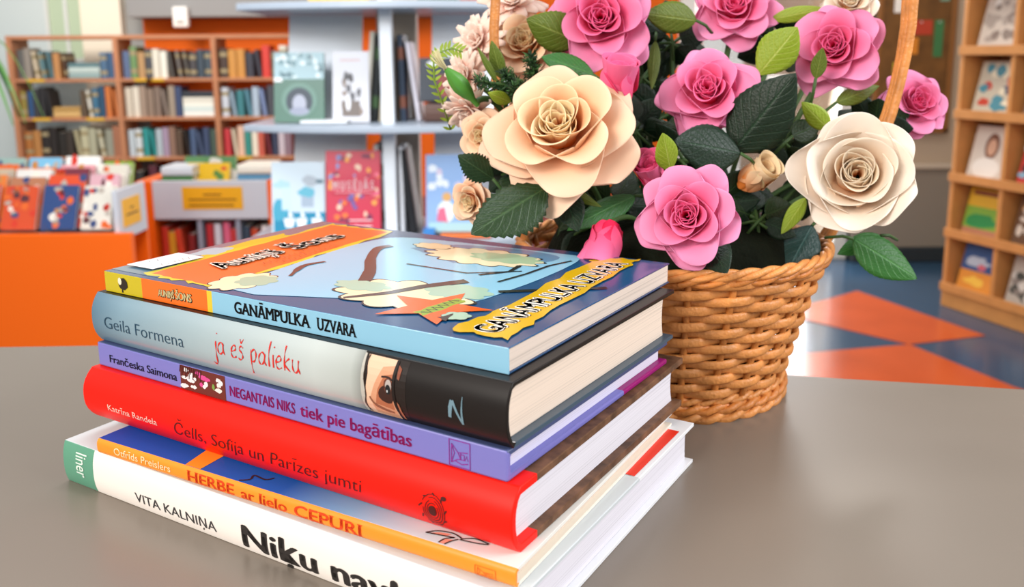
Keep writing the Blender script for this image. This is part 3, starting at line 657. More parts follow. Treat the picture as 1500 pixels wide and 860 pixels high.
# ------------------------------------------------------------------ flowers
def frame_from(n, up=Vector((0, 0, 1))):
    n = n.normalized(); x = up.cross(n); x = x.normalized() if x.length > 1e-4 else Vector((1, 0, 0)); y = n.cross(x)
    return Matrix((x, y, n)).transposed()
def mixc(a, b, t): t = min(1, max(0, t)); return tuple(a[i] + (b[i]-a[i])*t for i in range(3)) + (1,)
PAL = {'peach': (lin('#f58a2c'), lin('#fff0c0'), lin('#fdb67c'), lin('#ffdfc4')),      # deep base, inner rim, outer base, outer rim
       'pink': (lin('#ee0c46'), lin('#ff5c9c'), lin('#f5588e'), lin('#fba6d2')),
       'cream': (lin('#f5a552'), lin('#fff2d6'), lin('#fdd2a2'), lin('#fff5ea'))}
def petal(k, Lp, Wp, phs, r0, z0, ang, rho, rim, seed, colf, spiral=0, tip=0, nt=10, ns=12, curl=0, wave=.02, taper=.38):
    rr = random.Random(seed); vs = []; cs = []; ph0 = rr.uniform(0, 9)
    for i in range(nt + 1):
        pass
    prof = []
    N = 24; r, z = r0, z0; prof.append((r, z, 0))
    for i in range(1, N+1):
        t = (i-.5)/N
        a = phs[0] + (phs[1]-phs[0])*min(1, t/.5) if t < .5 else phs[1] + (phs[2]-phs[1])*((t-.5)/.5)**1.3
        r += math.sin(a)*Lp/N; z += math.cos(a)*Lp/N; prof.append((r, z, a))
    for i in range(nt + 1):
        for j in range(ns + 1):
            s = -1 + 2*j/ns
            tm = 1 - rim*abs(s)**2.2 + tip*max(0, 1-abs(s)*2.2)**1.5
            t = i/nt*tm; q = min(N-1e-6, t*N); a0 = int(q); fr = q - a0
            r = prof[a0][0]*(1-fr) + prof[min(N, a0+1)][0]*fr; z = prof[a0][1]*(1-fr) + prof[min(N, a0+1)][1]*fr; al = prof[a0][2]*(1-fr) + prof[min(N, a0+1)][2]*fr
            u = i/nt
            wd = Wp*(.22 + .78*math.sin(min(1, u*1.35)*math.pi/2)) * (1 - taper*max(0, u-.72)/.28*max(0, abs(s)-.2) - .47*taper*max(0, (u-.75)/.25)**2)
            rh = max(rho, r*.6 + .02)
            b = s*wd/rh
            b = max(-2.8, min(2.8, b))
            rr_ = r + spiral*s*.5
            x = rr_ - rh + rh*math.cos(b); y = rh*math.sin(b)
            wv = wave*Lp*math.sin(s*4.2 + ph0 + u*2)*u*u + curl*abs(s)**3*u*u
            x += wv*math.cos(al); z2 = z - wv*math.sin(al)*.8 - abs(s)**2*.0
            ca, sa = math.cos(ang), math.sin(ang)
            vs.append((x*ca - y*sa, x*sa + y*ca, z2)); cs.append(colf(u, s))
    fs = []
    for i in range(nt):
        for j in range(ns): a = i*(ns+1)+j; fs.append((a, a+1, a+ns+2, a+ns+1))
    k.add(vs, fs, PETAL, cs)
RL = [(3, (22, 7, 14), .55, .52, .19, .14), (4, (27, 10, 16), .66, .55, .085, .24), (4, (38, 19, 40), .77, .66, .11, .40), (4, (56, 40, 88), .88, .76, .12, .66), (4, (72, 66, 110), 1.0, .84, .13, .85), (5, (82, 84, 124), 1.04, .76, .13, 1.0)]
def rose_bloom(kind, seed, openness=1.0, tip=0.0, layers=None):
    rr = random.Random(seed); k = MB(); deep, rimc, ob, orim = PAL[kind]; a0 = 0
    L_ = RL if layers is None else RL[:layers]
    # the rolled heart: one spiral sheet with a flared lip
    NT, NZ = 84, 6; vs = []; cs = []; p0 = rr.uniform(0, 6)
    for i in range(NT + 1):
        t = i/NT; th = p0 + t*2.7*2*math.pi; rad_ = .035 + .185*t
        for j in range(NZ + 1):
            u = j/NZ; r_ = rad_*(.72 + .28*u) + .035*max(0, u-.7)/.3*(.4 + t); z_ = (.50 + .012*math.sin(th*1.5 + p0) - .05*(1-t))*u
            if t > .93: z_ *= 1 - .5*((t-.93)/.07)**2
            vs.append((r_*math.cos(th), r_*math.sin(th), z_)); cs.append(mixc(deep, rimc, (u - .45)*1.8))
    k.add(vs, [(i*(NZ+1)+j, (i+1)*(NZ+1)+j, (i+1)*(NZ+1)+j+1, i*(NZ+1)+j+1) for i in range(NT) for j in range(NZ)], PETAL, cs)
    for li, (n, phs, Lp, Wp, r0, f) in enumerate(L_):
        a0 += .9
        for q in range(n):
            ph = tuple(R(a*openness + rr.uniform(-5, 5)*(.4 + f)) for a in phs)
            ang = a0 + 2*math.pi*q/n + rr.uniform(-.2, .2)
            cb = mixc(deep, ob, f*1.15); cr = mixc(rimc, orim, f*1.1); sd = rr.uniform(-.12, .12)
            def cf(u, s, cb=cb, cr=cr, sd=sd, f=f): return mixc(cb, cr, (u - .30*(1-f) + sd)*(1.35 - .2*f))
            petal(k, Lp*rr.uniform(.94, 1.06), Wp*rr.uniform(.92, 1.08), ph, r0, -.04 - .06*f, ang, .10 + .75*f*f, .07 + .06*f + (.10*f if tip else 0), rr.random()*99, cf, spiral=.09*(1-f), tip=tip*f, curl=(-.16*f if tip else -.06*f), wave=.022 + .058*f*f, taper=.12 + .26*f)
    return k
BLOOM = {}
def bloom_obj(kind, seed, parent, Rr, openness=1.0, tip=0, layers=None):
    key = (kind, seed, openness, tip)
    if key not in BLOOM:
        k = rose_bloom(kind, seed, openness, tip, layers); k2 = k
        mx = max(math.hypot(v.x, v.y) for v in k.v); k.v = [v / mx for v in k.v]
        o = k.build('bloom', parent, smooth=True, solid=.012, subsurf=1); BLOOM[key] = o
    else:
        o = BLOOM[key].copy(); C.objects.link(o); o.parent = parent
    o.scale = (Rr,)*3
    return o
GRN = leaf_mat('#1b3216', '#385528')
_stem = M('#3c5a2a', .55)
def stem_obj(parent, p_from, p_to, r=.0016, bend=None):
    a, b = Vector(p_from), Vector(p_to); m = (a + b)/2 + (bend or Vector((0, 0, .012)))
    k = MB(); k.tube([a*(1-t)**2 + m*2*t*(1-t) + b*t*t for t in [q/10 for q in range(11)]], r, _stem, 6); return k.build('stem', parent, smooth=True)
def leaf_mesh(k, B, T, n, width, m, serr=0.0, fold=.25, sag=.0, nt=26, belly=.42, seed=0):
    """leaf from base B to tip T; n = side that faces out"""
    B, T = Vector(B), Vector(T); ax = T - B; Lf = ax.length; ax = ax/Lf; n = Vector(n); n = (n - ax*n.dot(ax)).normalized(); sd = ax.cross(n)
    base = len(k.v); ns = 8; vs = []; uvs = []; rr = random.Random(seed); ph = rr.random()*6
    for i in range(nt + 1):
        t = i/nt
        w_ = width/2 * (math.sin(math.pi * t ** (math.log(.5)/math.log(belly))) ** .85 if 0 < t < 1 else 0)
        for j in range(ns + 1):
            s = -1 + 2*j/ns
            e = w_*s
            if abs(s) == 1 and serr: e *= 1 + serr*(1 if i % 2 else -.6)
            hgt = -fold*abs(e) * 1.0 + .06*Lf*math.sin(t*9 + ph)*.12*abs(s) - sag*Lf*(t*t) - sag*.5*Lf*0
            vs.append(B + ax*(Lf*t) + sd*e + n*hgt + n*(sag*Lf*t*.6)); uvs.append((s, t))
    fs = []
    for i in range(nt):
        for j in range(ns): a = i*(ns+1)+j; fs.append((a, a+1, a+ns+2, a+ns+1))
    k.add(vs, fs, m)
    for q, u in enumerate(uvs): k.uv[base+q] = u
def leaf_obj(parent, b, t, wpx, m, tilt=(0, 0, 0), serr=.06, fold=.25, sag=.1, label=None, belly=.42):
    """b,t = (px,py,Y) of base and tip on the picture's sight lines; width in pixels at that depth"""
    B = P(*b) - parent.location; T = P(*t) - parent.location
    mid = (P(*b) + P(*t))/2; n = (CAM - mid).normalized() + Vector(tilt)
    wd = wpx * (b[2]+t[2])/2 / FPX
    k = MB(); leaf_mesh(k, B, T, n, wd, m, serr, fold, sag, belly=belly, seed=int(b[0]+t[1]))
    d = (B - T).normalized(); k.tube([B - (T-B)*.0, B + d*.006 + Vector((0, 0, -.002)), B + d*.014 + Vector((0, .004, -.008))], .0007, _stem, 5)
    o = k.build('leaf', parent, smooth=True, solid=.0004)
    if label: o['label'] = label
    return o
def calyx(parent, n, Rr, z=-.2):
    k = MB(); Mx = frame_from(n)
    for q in range(5):
        a = 2*math.pi*q/5 + .3; d = Mx @ Vector((math.cos(a), math.sin(a), 0)); nn = Mx @ Vector((0, 0, 1))
        leaf_mesh(k, nn*(z*Rr*1.3), nn*(z*Rr - .12*Rr) + d*(.62*Rr), d*.2 - nn, .2*Rr, LIME if q % 2 else GRN, 0, .2, .1, nt=10)
    pr = [(0.02*Rr, -.42*Rr), (.12*Rr, -.38*Rr), (.15*Rr, -.28*Rr), (.1*Rr, -.18*Rr)]
    vs0 = len(k.v); k.lathe(pr, _stem, 10)
    for i in range(vs0, len(k.v)): k.v[i] = Mx @ k.v[i]
    return k.build('calyx', parent, smooth=True)
LIME = leaf_mat('#8ba32c', '#b9c860'); OLIVE = leaf_mat('#5d6f24', '#8a9a48'); MIDG = leaf_mat('#2c6428', '#4f8a44'); DARK = leaf_mat('#13281a', '#22402a'); TEAL = leaf_mat('#173632', '#2c5450'); SERR = leaf_mat('#20381a', '#3f5a34')
TARGET = BC + Vector((0, 0, BH + .004))
def root_at(px, py, Y, name, label, cat, group): return empty(name, P(px, py, Y), 0, label, cat, group)
def set_rot(o, n, twist=0): o.rotation_euler = (frame_from(n) @ Matrix.Rotation(twist, 3, 'Z')).to_euler()
def rose(px, py, Y, dpx, kind, label, face, seed, openness=1.0, tip=0, twist=0, layers=None, leaves=(), group='artificial roses in the basket'):
    o = root_at(px, py, Y, 'rose', label, 'rose', group); Rr = dpx/2 * Y / FPX * 1.10
    tocam = (CAM - o.location).normalized(); n = (tocam + Vector(face)).normalized()
    b = bloom_obj(kind, seed, o, Rr, openness, tip, layers); set_rot(b, n, twist); b.location = n * (-.22*Rr)
    calyx(o, n, Rr, -.36)
    foot = TARGET - o.location + Vector((min(.04, max(-.04, (o.location.x - BC.x)*.5)), (o.location.y - BC.y)*.3, 0))
    stem_obj(o, n*(-.5*Rr), foot)
    for lf in leaves: leaf_obj(o, *lf[:4], **(lf[4] if len(lf) > 4 else {}))
    return o

rose(818, 186, .412, 236, 'peach', 'large open peach rose in focus at the left front of the basket', (-.18, 0, .62), 3, 1.0, 0, .4, leaves=[
    ((800, 275, .405), (690, 342, .385), 84, SERR, dict(serr=.09, tilt=(-.1, 0, .5), sag=.05)),
    ((722, 262, .42), (672, 228, .41), 40, SERR, dict(serr=.13)),
    ((825, 275, .42), (846, 338, .40), 44, DARK, dict(serr=.03)),
    ((930, 287, .43), (832, 335, .405), 40, MIDG, dict(serr=.02, tilt=(0, 0, .4))),
    ((790, 262, .43), (880, 300, .41), 26, OLIVE, dict(serr=0, tilt=(0, 0, .8))),
    ((870, 110, .45), (795, 82, .44), 46, MIDG, dict(serr=.03, tilt=(0, 0, .6)))])
rose(880, 28, .47, 158, 'pink', 'bright pink rose above the large peach rose, cut by the frame top', (-.05, 0, .25), 11, 1.0, .16, 1.3, leaves=[
    ((850, 62, .475), (772, 28, .465), 58, OLIVE, dict(serr=.03)), ((960, 60, .50), (955, 130, .49), 18, OLIVE, dict(serr=0))])
rose(1036, 132, .455, 150, 'pink', 'pink rose in the centre of the bouquet above the big dark leaf', (-.1, 0, .5), 11, .95, .14, 0.2, leaves=[
    ((1110, 110, .46), (1168, 40, .45), 58, LIME, dict(serr=.02, belly=.5)),
    ((1075, 220, .44), (1165, 108, .425), 92, DARK, dict(serr=.02, tilt=(.1, 0, .2), belly=.4)),
    ((1085, 225, .43), (990, 205, .42), 74, DARK, dict(serr=.02, tilt=(0, 0, .3), belly=.45))])
rose(1006, 316, .385, 160, 'pink', 'lowest open pink rose hanging over the front of the basket rim', (-.12, 0, .12), 12, .92, .12, 2.0, leaves=[
    ((1030, 345, .395), (1064, 398, .372), 52, DARK, dict(serr=.02)),
    ((982, 250, .41), (972, 196, .40), 36, LIME, dict(serr=0, tilt=(.3, 0, 0)))])
rose(1075, 8, .50, 128, 'pink', 'pink rose at the top middle edge of the photo', (0, 0, .6), 12, 1.0, .16, .9, leaves=[
    ((1020, 30, .49), (945, 20, .48), 46, OLIVE, dict(serr=.02)), ((1130, 28, .5), (1210, 12, .49), 22, LIME, dict(serr=0))])
rose(1222, 68, .47, 140, 'pink', 'pink rose left of the basket handle and above the cream rose', (-.1, 0, .3), 11, 1.0, .16, 2.6, leaves=[
    ((1195, 115, .455), (1205, 70, .45), 22, OLIVE, dict(serr=0)), ((1215, 190, .46), (1175, 150, .455), 30, LIME, dict(serr=.02)), ((1225, 150, .47), (1290, 125, .48), 26, OLIVE, dict(serr=.02))])
rose(1342, 150, .50, 108, 'pink', 'pink rose at the far right, behind the handle', (.5, .2, .35), 12, .9, .14, 1.6)
rose(1254, 258, .425, 184, 'cream', 'large full cream rose on the right of the bouquet', (.05, 0, .2), 21, .52, 0, .3, leaves=[
    ((1190, 330, .44), (1155, 395, .42), 58, TEAL, dict(serr=.02, belly=.45)),
    ((1250, 350, .44), (1345, 408, .43), 62, MIDG, dict(serr=.02, tilt=(0, 0, .6))),
    ((1180, 290, .44), (1145, 342, .43), 24, LIME, dict(serr=0)), ((1130, 290, .45), (1148, 360, .44), 44, TEAL, dict(serr=.02)),
    ((1290, 345, .45), (1228, 372, .44), 30, MIDG, dict(serr=.02))])
rose(708, 200, .445, 84, 'peach', 'peach rose half hidden behind the left edge of the large peach rose', (-.5, 0, .1), 3, .9, 0, 2.2)
rose(690, 295, .435, 74, 'peach', 'low peach rose behind the serrated leaves at far left', (-.6, .1, -.2), 3, .8, 0, 1.0)
rose(768, 62, .485, 112, 'peach', 'peach rose behind the pink top rose and the juniper sprig', (-.2, 0, .5), 21, .85, 0, 1.8)
rose(1245, 2, .52, 80, 'cream', 'pale rose cut by the top edge left of the handle', (0, 0, .5), 21, .8, 0, .7)
BUDL = 3
def bud(px, py, Y, lpx, kind, label, n, seed, sep=LIME, open_=.55):
    o = root_at(px, py, Y, 'rosebud', label, 'rosebud', 'rosebuds in the basket'); Rr = lpx * Y / FPX
    n = Vector(n).normalized(); b = bloom_obj(kind, seed, o, Rr*.62, open_, .1, BUDL); set_rot(b, n); b.location = n*(-.25*Rr)
    k = MB(); Mx = frame_from(n)
    for q in range(5):
        a = q*1.257; d = Mx @ Vector((math.cos(a), math.sin(a), 0)); leaf_mesh(k, n*(-.42*Rr), n*(.05*Rr) + d*(.36*Rr), d, .26*Rr, sep, 0, .2, .1, nt=10)
    k.build('sepals', o, smooth=True, solid=.0003)
    stem_obj(o, n*(-.4*Rr), TARGET - o.location + Vector(((o.location.x - BC.x)*.3, (o.location.y-BC.y)*.2, 0)), .0013)
    return o
bud(905, 138, .435, 52, 'pink', 'tall pink rosebud tucked behind the right of the large peach rose', (.05, -.35, 1), 31, DARK, .5)
bud(888, 348, .395, 62, 'pink', 'low pink rosebud hanging over the basket rim beside the top book', (-.35, -.55, -.8), 31, MIDG, .6)
bud(1100, 264, .44, 42, 'peach', 'small peach rosebud with green sepals left of the cream rose', (.35, -.5, .5), 32, LIME, .45)
bud(958, 262, .42, 46, 'pink', 'pink rosebud just above the lowest pink rose', (-.3, -.4, .6), 31, LIME, .6)
# chrysanthemum-like blooms
def chrys(px, py, Y, dpx, label, face, seed):
    o = root_at(px, py, Y, 'chrysanthemum', label, 'flower', 'pale chrysanthemums at the left of the basket'); Rr = dpx/2*Y/FPX
    n = ((CAM - o.location).normalized() + Vector(face)).normalized(); Mx = frame_from(n); rr = random.Random(seed); k = MB()
    for li, (cnt, el, ln) in enumerate(((16, 8, 1.0), (15, 30, .9), (12, 52, .72), (8, 72, .5))):
        for q in range(cnt):
            a = 2*math.pi*(q + li*.5)/cnt + rr.uniform(-.1, .1); e = R(el + rr.uniform(-8, 8)); l = Rr*ln*rr.uniform(.88, 1.08); wd = Rr*.15
            vs = []; cs = []
            for i in range(8):
                t = i/7; wv = wd*math.sin(math.pi*(.12 + .8*t))**.7; drop = -.35*l*t*t*math.cos(e)
                for s in (-1, 0, 1):
                    x = l*t*math.cos(e) + .04*Rr; z = l*t*math.sin(e) + drop*.5 + (-.25*wv if s == 0 else 0)
                    v = Vector((x*math.cos(a) - s*wv*math.sin(a), x*math.sin(a) + s*wv*math.cos(a), z)); vs.append(Mx @ v)
                    cs.append(mixc(lin('#f7a284'), lin('#ffeade'), t*1.5 + rr.uniform(-.1, .1)))
            k.add(vs, [(i*3+j, i*3+j+1, i*3+j+4, i*3+j+3) for i in range(7) for j in range(2)], PETAL, cs)
    k.build('ray_petals', o, smooth=True, solid=.0005)
    k = MB(); k.lathe([(.001, .1*Rr), (.1*Rr, .08*Rr), (.13*Rr, .0), (.08*Rr, -.12*Rr), (.02*Rr, -.25*Rr)], M('#d9a860', .7), 12); c = k.build('flower_centre', o, smooth=True); set_rot(c, n)
    stem_obj(o, n*(-.2*Rr), TARGET - o.location + Vector((-.03, 0, 0)), .0013)
chrys(703, 62, .49, 92, 'pale chrysanthemum at the upper left of the bouquet', (-.75, 0, .5), 1)
chrys(682, 112, .475, 78, 'pale chrysanthemum in the middle of the left column of three', (-.7, 0, .1), 2)
chrys(686, 160, .46, 88, 'pale chrysanthemum low at the left with drooping petals', (-.55, 0, -.9), 3)
chrys(752, 4, .50, 100, 'pale chrysanthemum cut by the top edge above the peach roses', (-.2, 0, .7), 4)
# green pod with fine hairs
o = root_at(672, 122, .44, 'seed_pod', 'smooth green pod with fine hair tips among the left chrysanthemums', 'flower bud', None)
ax = (P(695, 150, .445) - P(648, 96, .435)).normalized(); s_ = .44/FPX
k = MB(); prof = [(.001, -30*s_), (5*s_, -26*s_), (12*s_, -8*s_), (13.5*s_, 4*s_), (10*s_, 20*s_), (5*s_, 32*s_), (4*s_, 46*s_)]
vs0 = len(k.v); n_ = 24
k.lathe(prof, M('#4f8f36', .4), n_)
for i in range(len(k.v)): q = 1 + .05*math.cos((i % n_)/n_*2*math.pi*8); k.v[i] = Vector((k.v[i].x*q, k.v[i].y*q, k.v[i].z))
pod = k.build('pod', o, smooth=True); set_rot(pod, ax)
k = MB()
for q in range(16):
    a = q*2.4; rr = random.Random(q); e = Vector((math.cos(a), math.sin(a), 0))*.35; st0 = -ax*(26*s_)
    Mx = frame_from(-ax); d = (Mx @ (e*rr.uniform(.2, 1)) - ax).normalized()
    k.tube([st0, st0 + d*(16*s_), st0 + d*(30*s_) + Vector((0, 0, 5*s_))], [.0006, .0004, .0002], M('#cfc79a', .6), 4)
k.build('hair_tips', o, smooth=True); stem_obj(o, ax*(40*s_), P(745, 180, .46) - o.location, .0016)
o = root_at(655, 105, .45, 'fern_sprig', 'thin light green fern sprig curling at the far left of the bouquet', 'fern', None)
k = MB(); k2 = MB(); path = [P(*q) - o.location for q in ((660, 190, .47), (648, 150, .46), (636, 118, .452), (635, 92, .45), (645, 76, .45), (662, 70, .45), (678, 76, .45))]
k.tube(path, .0005, M('#7d9a3a', .5), 5); k.build('stem', o, smooth=True)
for i in range(len(path)-1):
    for t in (0, .33, .66):
        p = path[i].lerp(path[i+1], t); d = (path[i+1]-path[i]).normalized(); sd = Vector((d.z, 0, -d.x))
        for s in (-1, 1): leaf_mesh(k2, p, p + (sd*s + d*.7).normalized()*.0048, (0, -1, .3), .0016, LIME, 0, .1, 0, nt=5)
k2.build('leaflets', o, smooth=True)
# juniper sprigs
def juniper(tips, base, label):
    o = empty('juniper_sprig', P(*base), 0, label, 'sprig', 'juniper sprigs in the bouquet'); k = MB(); kn = MB(); rr = random.Random(int(base[0])); m = [M('#24451f', .6), M('#3f6a35', .6), M('#1b3318', .6)]
    for tip in tips:
        a = Vector((0, 0, 0)); b = P(*tip) - o.location; k.tube([a, (a+b)/2 + Vector((0, 0, .003)), b], [.0012, .0009, .0005], _stem, 5)
        for q in range(170):
            t = rr.uniform(.12, 1); p = a.lerp(b, t); d = Vector((rr.gauss(0, 1), rr.gauss(0, 1), rr.gauss(0, 1))).normalized() + (b-a).normalized()*.8; d.normalize(); l = rr.uniform(.004, .0085)*(1.15-.5*t)
            p2 = p + d*l; sd = d.orthogonal().normalized()*.0006
            mm = m[q % 3]; kn.add([p - sd, p + sd, p2 + d.cross(sd)*.3, p + d.cross(sd)*1.2], [(0, 1, 2), (1, 3, 2), (3, 0, 2)], mm)
            for z in range(3):
                d2 = (d + Vector((rr.gauss(0, .7), rr.gauss(0, .7), rr.gauss(0, .7)))).normalized(); q0 = p.lerp(p2, .3+.22*z); s2 = d2.orthogonal().normalized()*.0005; kn.add([q0 - s2, q0 + s2, q0 + d2*.0022, q0 + d2.cross(s2)], [(0, 1, 2), (1, 3, 2), (3, 0, 2)], mm)
    k.build('stem', o, smooth=True); kn.build('needles', o); return o
juniper([(778, 82, .445), (740, 108, .44), (700, 118, .435), (752, 128, .432)], (790, 150, .452), 'dark green juniper sprig just above the large peach rose')
# yellow-green sepals around the chrysanthemums and peach roses: two short leafy shoots
def shoot(px, py, Y, label, specs):
    o = root_at(px, py, Y, 'leafy_shoot', label, 'leaf sprig', 'leafy shoots filling the bouquet')
    for s in specs: leaf_obj(o, *s[:4], **(s[4] if len(s) > 4 else {}))
    stem_obj(o, (0, 0, 0), TARGET - o.location + Vector(((o.location.x-BC.x)*.4, (o.location.y-BC.y)*.3, -.004)), .0014); return o
shoot(738, 135, .455, 'olive pointed shoot between the chrysanthemums and the juniper sprig', [((735, 115, .455), (720, 60, .45), 22, OLIVE, dict(serr=0)), ((728, 120, .45), (700, 70, .445), 10, OLIVE, dict(serr=0)), ((748, 150, .44), (716, 136, .43), 20, LIME, dict(serr=0))])
rr = random.Random(12)
for i, (px, py, Y, nm) in enumerate(((930, 190, .475, 'dark leafy shoot in the gap right of the large peach rose'), (985, 60, .515, 'dark leafy shoot in the gap between the two upper pink roses'), (1150, 205, .475, 'dark leafy shoot behind the big dark leaf'),
                                     (900, 300, .445, 'dark leafy shoot above the low pink rosebud'), (1110, 320, .44, 'dark leafy shoot under the peach rosebud'), (1190, 260, .48, 'dark leafy shoot behind the cream rose'), (800, 130, .49, 'dark leafy shoot behind the juniper sprig'), (760, 240, .46, 'dark leafy shoot behind the large peach rose'), (1280, 190, .49, 'dark leafy shoot at the foot of the handle'), (1000, 230, .46, 'dark leafy shoot behind the round dark leaf'), (940, 110, .51, 'dark leafy shoot right of the tall pink rosebud'), (935, 70, .53, 'dark leafy shoot right of the top pink rose'), (966, 168, .50, 'dark leafy shoot left of the centre pink rose'), (1140, 60, .52, 'dark leafy shoot behind the lime leaf at the top'), (860, 330, .45, 'dark leafy shoot behind the low pink rosebud'), (1050, 300, .45, 'dark leafy shoot behind the lowest pink rose'))):
    sp = []
    for q in range(9):
        a = q*2.4 + rr.uniform(-.4, .4); l = rr.uniform(45, 75); y0 = Y + rr.uniform(-.008, .012)
        sp.append(((px + math.cos(a)*12, py + math.sin(a)*12, y0), (px + math.cos(a)*l, py + math.sin(a)*l*.9, y0 + rr.uniform(-.012, .02)), rr.uniform(30, 46), rr.choice([DARK, DARK, GRN, DARK]), dict(serr=.03, tilt=(rr.uniform(-.6, .6), 0, rr.uniform(-.4, .6)))))
    shoot(px, py, Y, nm, sp)

# ------------------------------------------------------------------ background furniture
wood_pink = M('#b57a58', .5, .3, bump=.1, bscale=40, var=.08, vscale=8)
wood = M('#c98a4e', .45, .3, bump=.1, bscale=40, var=.10, vscale=9)
NAMES = {'dark grey': '3c3a3c', 'black': '242224', 'grey': '7a7a7a', 'pale grey': 'b8bcc0', 'cream': 'd9d0bc', 'white': 'eeece6', 'tan': 'b58a55', 'dark brown': '3f2d24', 'brown': '7f6250', 'slate blue': '4a5f7a', 'navy': '2c3a5c',
         'teal': '2f8a88', 'pale blue': '9ab8cc', 'blue': '2f72b0', 'olive': '7a7a48', 'green': '4f9a48', 'red': 'c03238', 'orange': 'd8702c', 'pink': 'd98a98', 'yellow': 'e6c22a', 'maroon': '6e2c38', 'lilac': 'a89ac0'}
def cname(h):
    c = [int(h.lstrip('#')[i:i+2], 16) for i in (0, 2, 4)]
    return min(NAMES, key=lambda n: sum((c[i] - int(NAMES[n][i*2:i*2+2], 16))**2 for i in range(3)))
ORD = 'first second third fourth fifth sixth seventh eighth ninth tenth eleventh twelfth thirteenth fourteenth fifteenth sixteenth'.split()
PAPER = M('#d9d2c4', .8, .2)
def simple_book(w_, h_, d_, hexc, band=None):
    """upright closed book: spine at -y, thickness along x, C-shaped cover with rounded spine and page block"""
    k = MB(); m = M(hexc, .45, .4); t = .002; n = 4
    o_ = [(w_/2, d_)] + [(w_/2*math.cos(math.pi*j/n), -.006*math.sin(math.pi*j/n)) for j in range(n+1)] + [(-w_/2, d_)]
    i_ = [(w_/2-t, d_)] + [((w_/2-t)*math.cos(math.pi*j/n), t-.005*math.sin(math.pi*j/n)) for j in range(n+1)] + [(-w_/2+t, d_)]
    N = len(o_); zs = [0, h_*.16, h_*.30, h_*.72, h_*.86, h_] if band else [0, h_]
    for a in range(len(zs)-1):
        mm = M(band, .45) if band and a in (1, 3) else m
        vs = [(x, y, z) for z in zs[a:a+2] for x, y in o_] + [(x, y, z) for z in zs[a:a+2] for x, y in i_]
        fs = []
        for j in range(N-1): fs += [(j, N+j, N+j+1, j+1), (2*N+j, 2*N+j+1, 3*N+j+1, 3*N+j)]
        fs += [(0, 2*N, 3*N, N), (N-1, 2*N-1, 4*N-1, 3*N-1)]
        if a == 0: fs += [(j, j+1, 2*N+j+1, 2*N+j) for j in range(N-1)]
        if a == len(zs)-2: fs += [(N+j, 3*N+j, 3*N+j+1, N+j+1) for j in range(N-1)]
        k.add(vs, fs, mm)
    k.box((-w_/2+t, t, .003), (w_/2-t, d_-.004, h_-.003), PAPER)
    return k
def shelf_book(loc, w_, h_, d_, hexc, label, group, band=None, lean=0, rz=0, lay=False):
    k = simple_book(w_, h_, d_, hexc, band); o = k.build('book')
    if lay: o.rotation_euler = (0, R(90), rz)
    else: o.rotation_euler = (0, lean, rz)
    o.location = loc; return tag(o, label, 'book', group)

# --- bookcase at the back left
CY0, CD = 7.0, .26
Zs = [TZ + q for q in (.331, .031, -.269, -.58, -.89)]
Xd = [-3.87, -3.05, -2.295, -1.50]
case = empty('bookcase', (-2.7, CY0, 0), label='long low wooden bookcase full of books along the back wall', cat='bookcase')
off = Vector((-2.7, CY0, 0))
def cbox(name, a, b, m=wood_pink): return box_obj(name, tuple(Vector(a)-off), tuple(Vector(b)-off), m, case, bevel=.003)
cbox('top_board', (Xd[0]-.02, CY0, Zs[0]), (Xd[3]+.02, CY0+CD, Zs[0]+.03))
for i, x in enumerate(Xd): cbox('side_panel' if i in (0, 3) else 'divider', (x-.02, CY0, 0), (x+.02, CY0+CD, Zs[0]))
for z in Zs[1:]:
    for i in range(3):
        cbox('shelf', (Xd[i]+.02, CY0+.005, z-.025), (Xd[i+1]-.02, CY0+CD, z))
for bi, ri, f in ((0, 1, .12), (1, 1, .15), (0, 2, .15), (0, 2, .85), (0, 3, .12), (0, 3, .6), (1, 3, .1), (2, 3, .12), (1, 1, .3)):
    x = Xd[bi] + .04 + f*.6; cbox('shelf_label', (x, CY0-.002, Zs[ri]-.024), (x+.14, CY0+.005, Zs[ri]-.001), M('#d8a528', .5))
ROWS = {(0, 0): '5b5a58 8a8178 c9b9a0 5d7f86 4f7079 b5804f 4a3428 H:8aa0a0,b5c2bd,5a7a80 4e6a86 3f5a7a', (0, 1): '8a7a3a 2f4f7a 3a3a3c 2c2a2c 2c2a2c H:c9a46a,b08a50 5a4a3a d9d4c8 3d6a86 2f4f6a c4703a c4703a',
        (0, 2): 'a86a35 b07a45 2e2826 2b2523 2b2724 3a322c a9a080 b9b394 a8a58c c2bda4 8f8f80 a06a50', (0, 3): '33241e 3a2a22 2c2422 8a7f6a 9aa8b0 6a7a78 a08a55 7a3040 6a2a35 5a2a30',
        (1, 0): '5a6a8a 6a8a5a b08a60 4a4a50 d9d2c2 e2ddd0 4c4844 6a6460 55504c 4a4648 3f4a55 44505a', (1, 1): 'cbbfae d8cdbd 9a8474 8a7566 7f6c60 86766c 9a8a7a 3f4a6a H:e9e6df,cfd9d5,ece8dc,d5cfc2,2c3038',
        (1, 2): 'b9c2c8 c9ced0 2f8a88 2f8f8d a9b4ba a08aa0 8a6a5a 5a4638 2e2622 4a5a78 4a5672 3f4a66 4a5a50', (1, 3): '33302e 5a2a34 4a4a50 2c2a2c 6a5a4a 3a4a5a',
        (2, 0): '4a3a34 c58a45 c58a45 3c3c46 3c3c46 d04038 7a6a60 d9d2c6', (2, 1): 'c5c9d2 8fa4b4 3f7a80 5a8a9a a9b8c8 8090b8 4a4a52 2f72b0 e0b83a', (2, 2): 'c03a40 d9c9b0 e0b8a0 3a8a80 e8dcc8 c25a48 7a3038 3a3f55 c8b8c0 8a6f7a'}
RN = ['top', 'second', 'third', 'lowest visible']; BN = ['left', 'middle', 'right']
rr = random.Random(5)
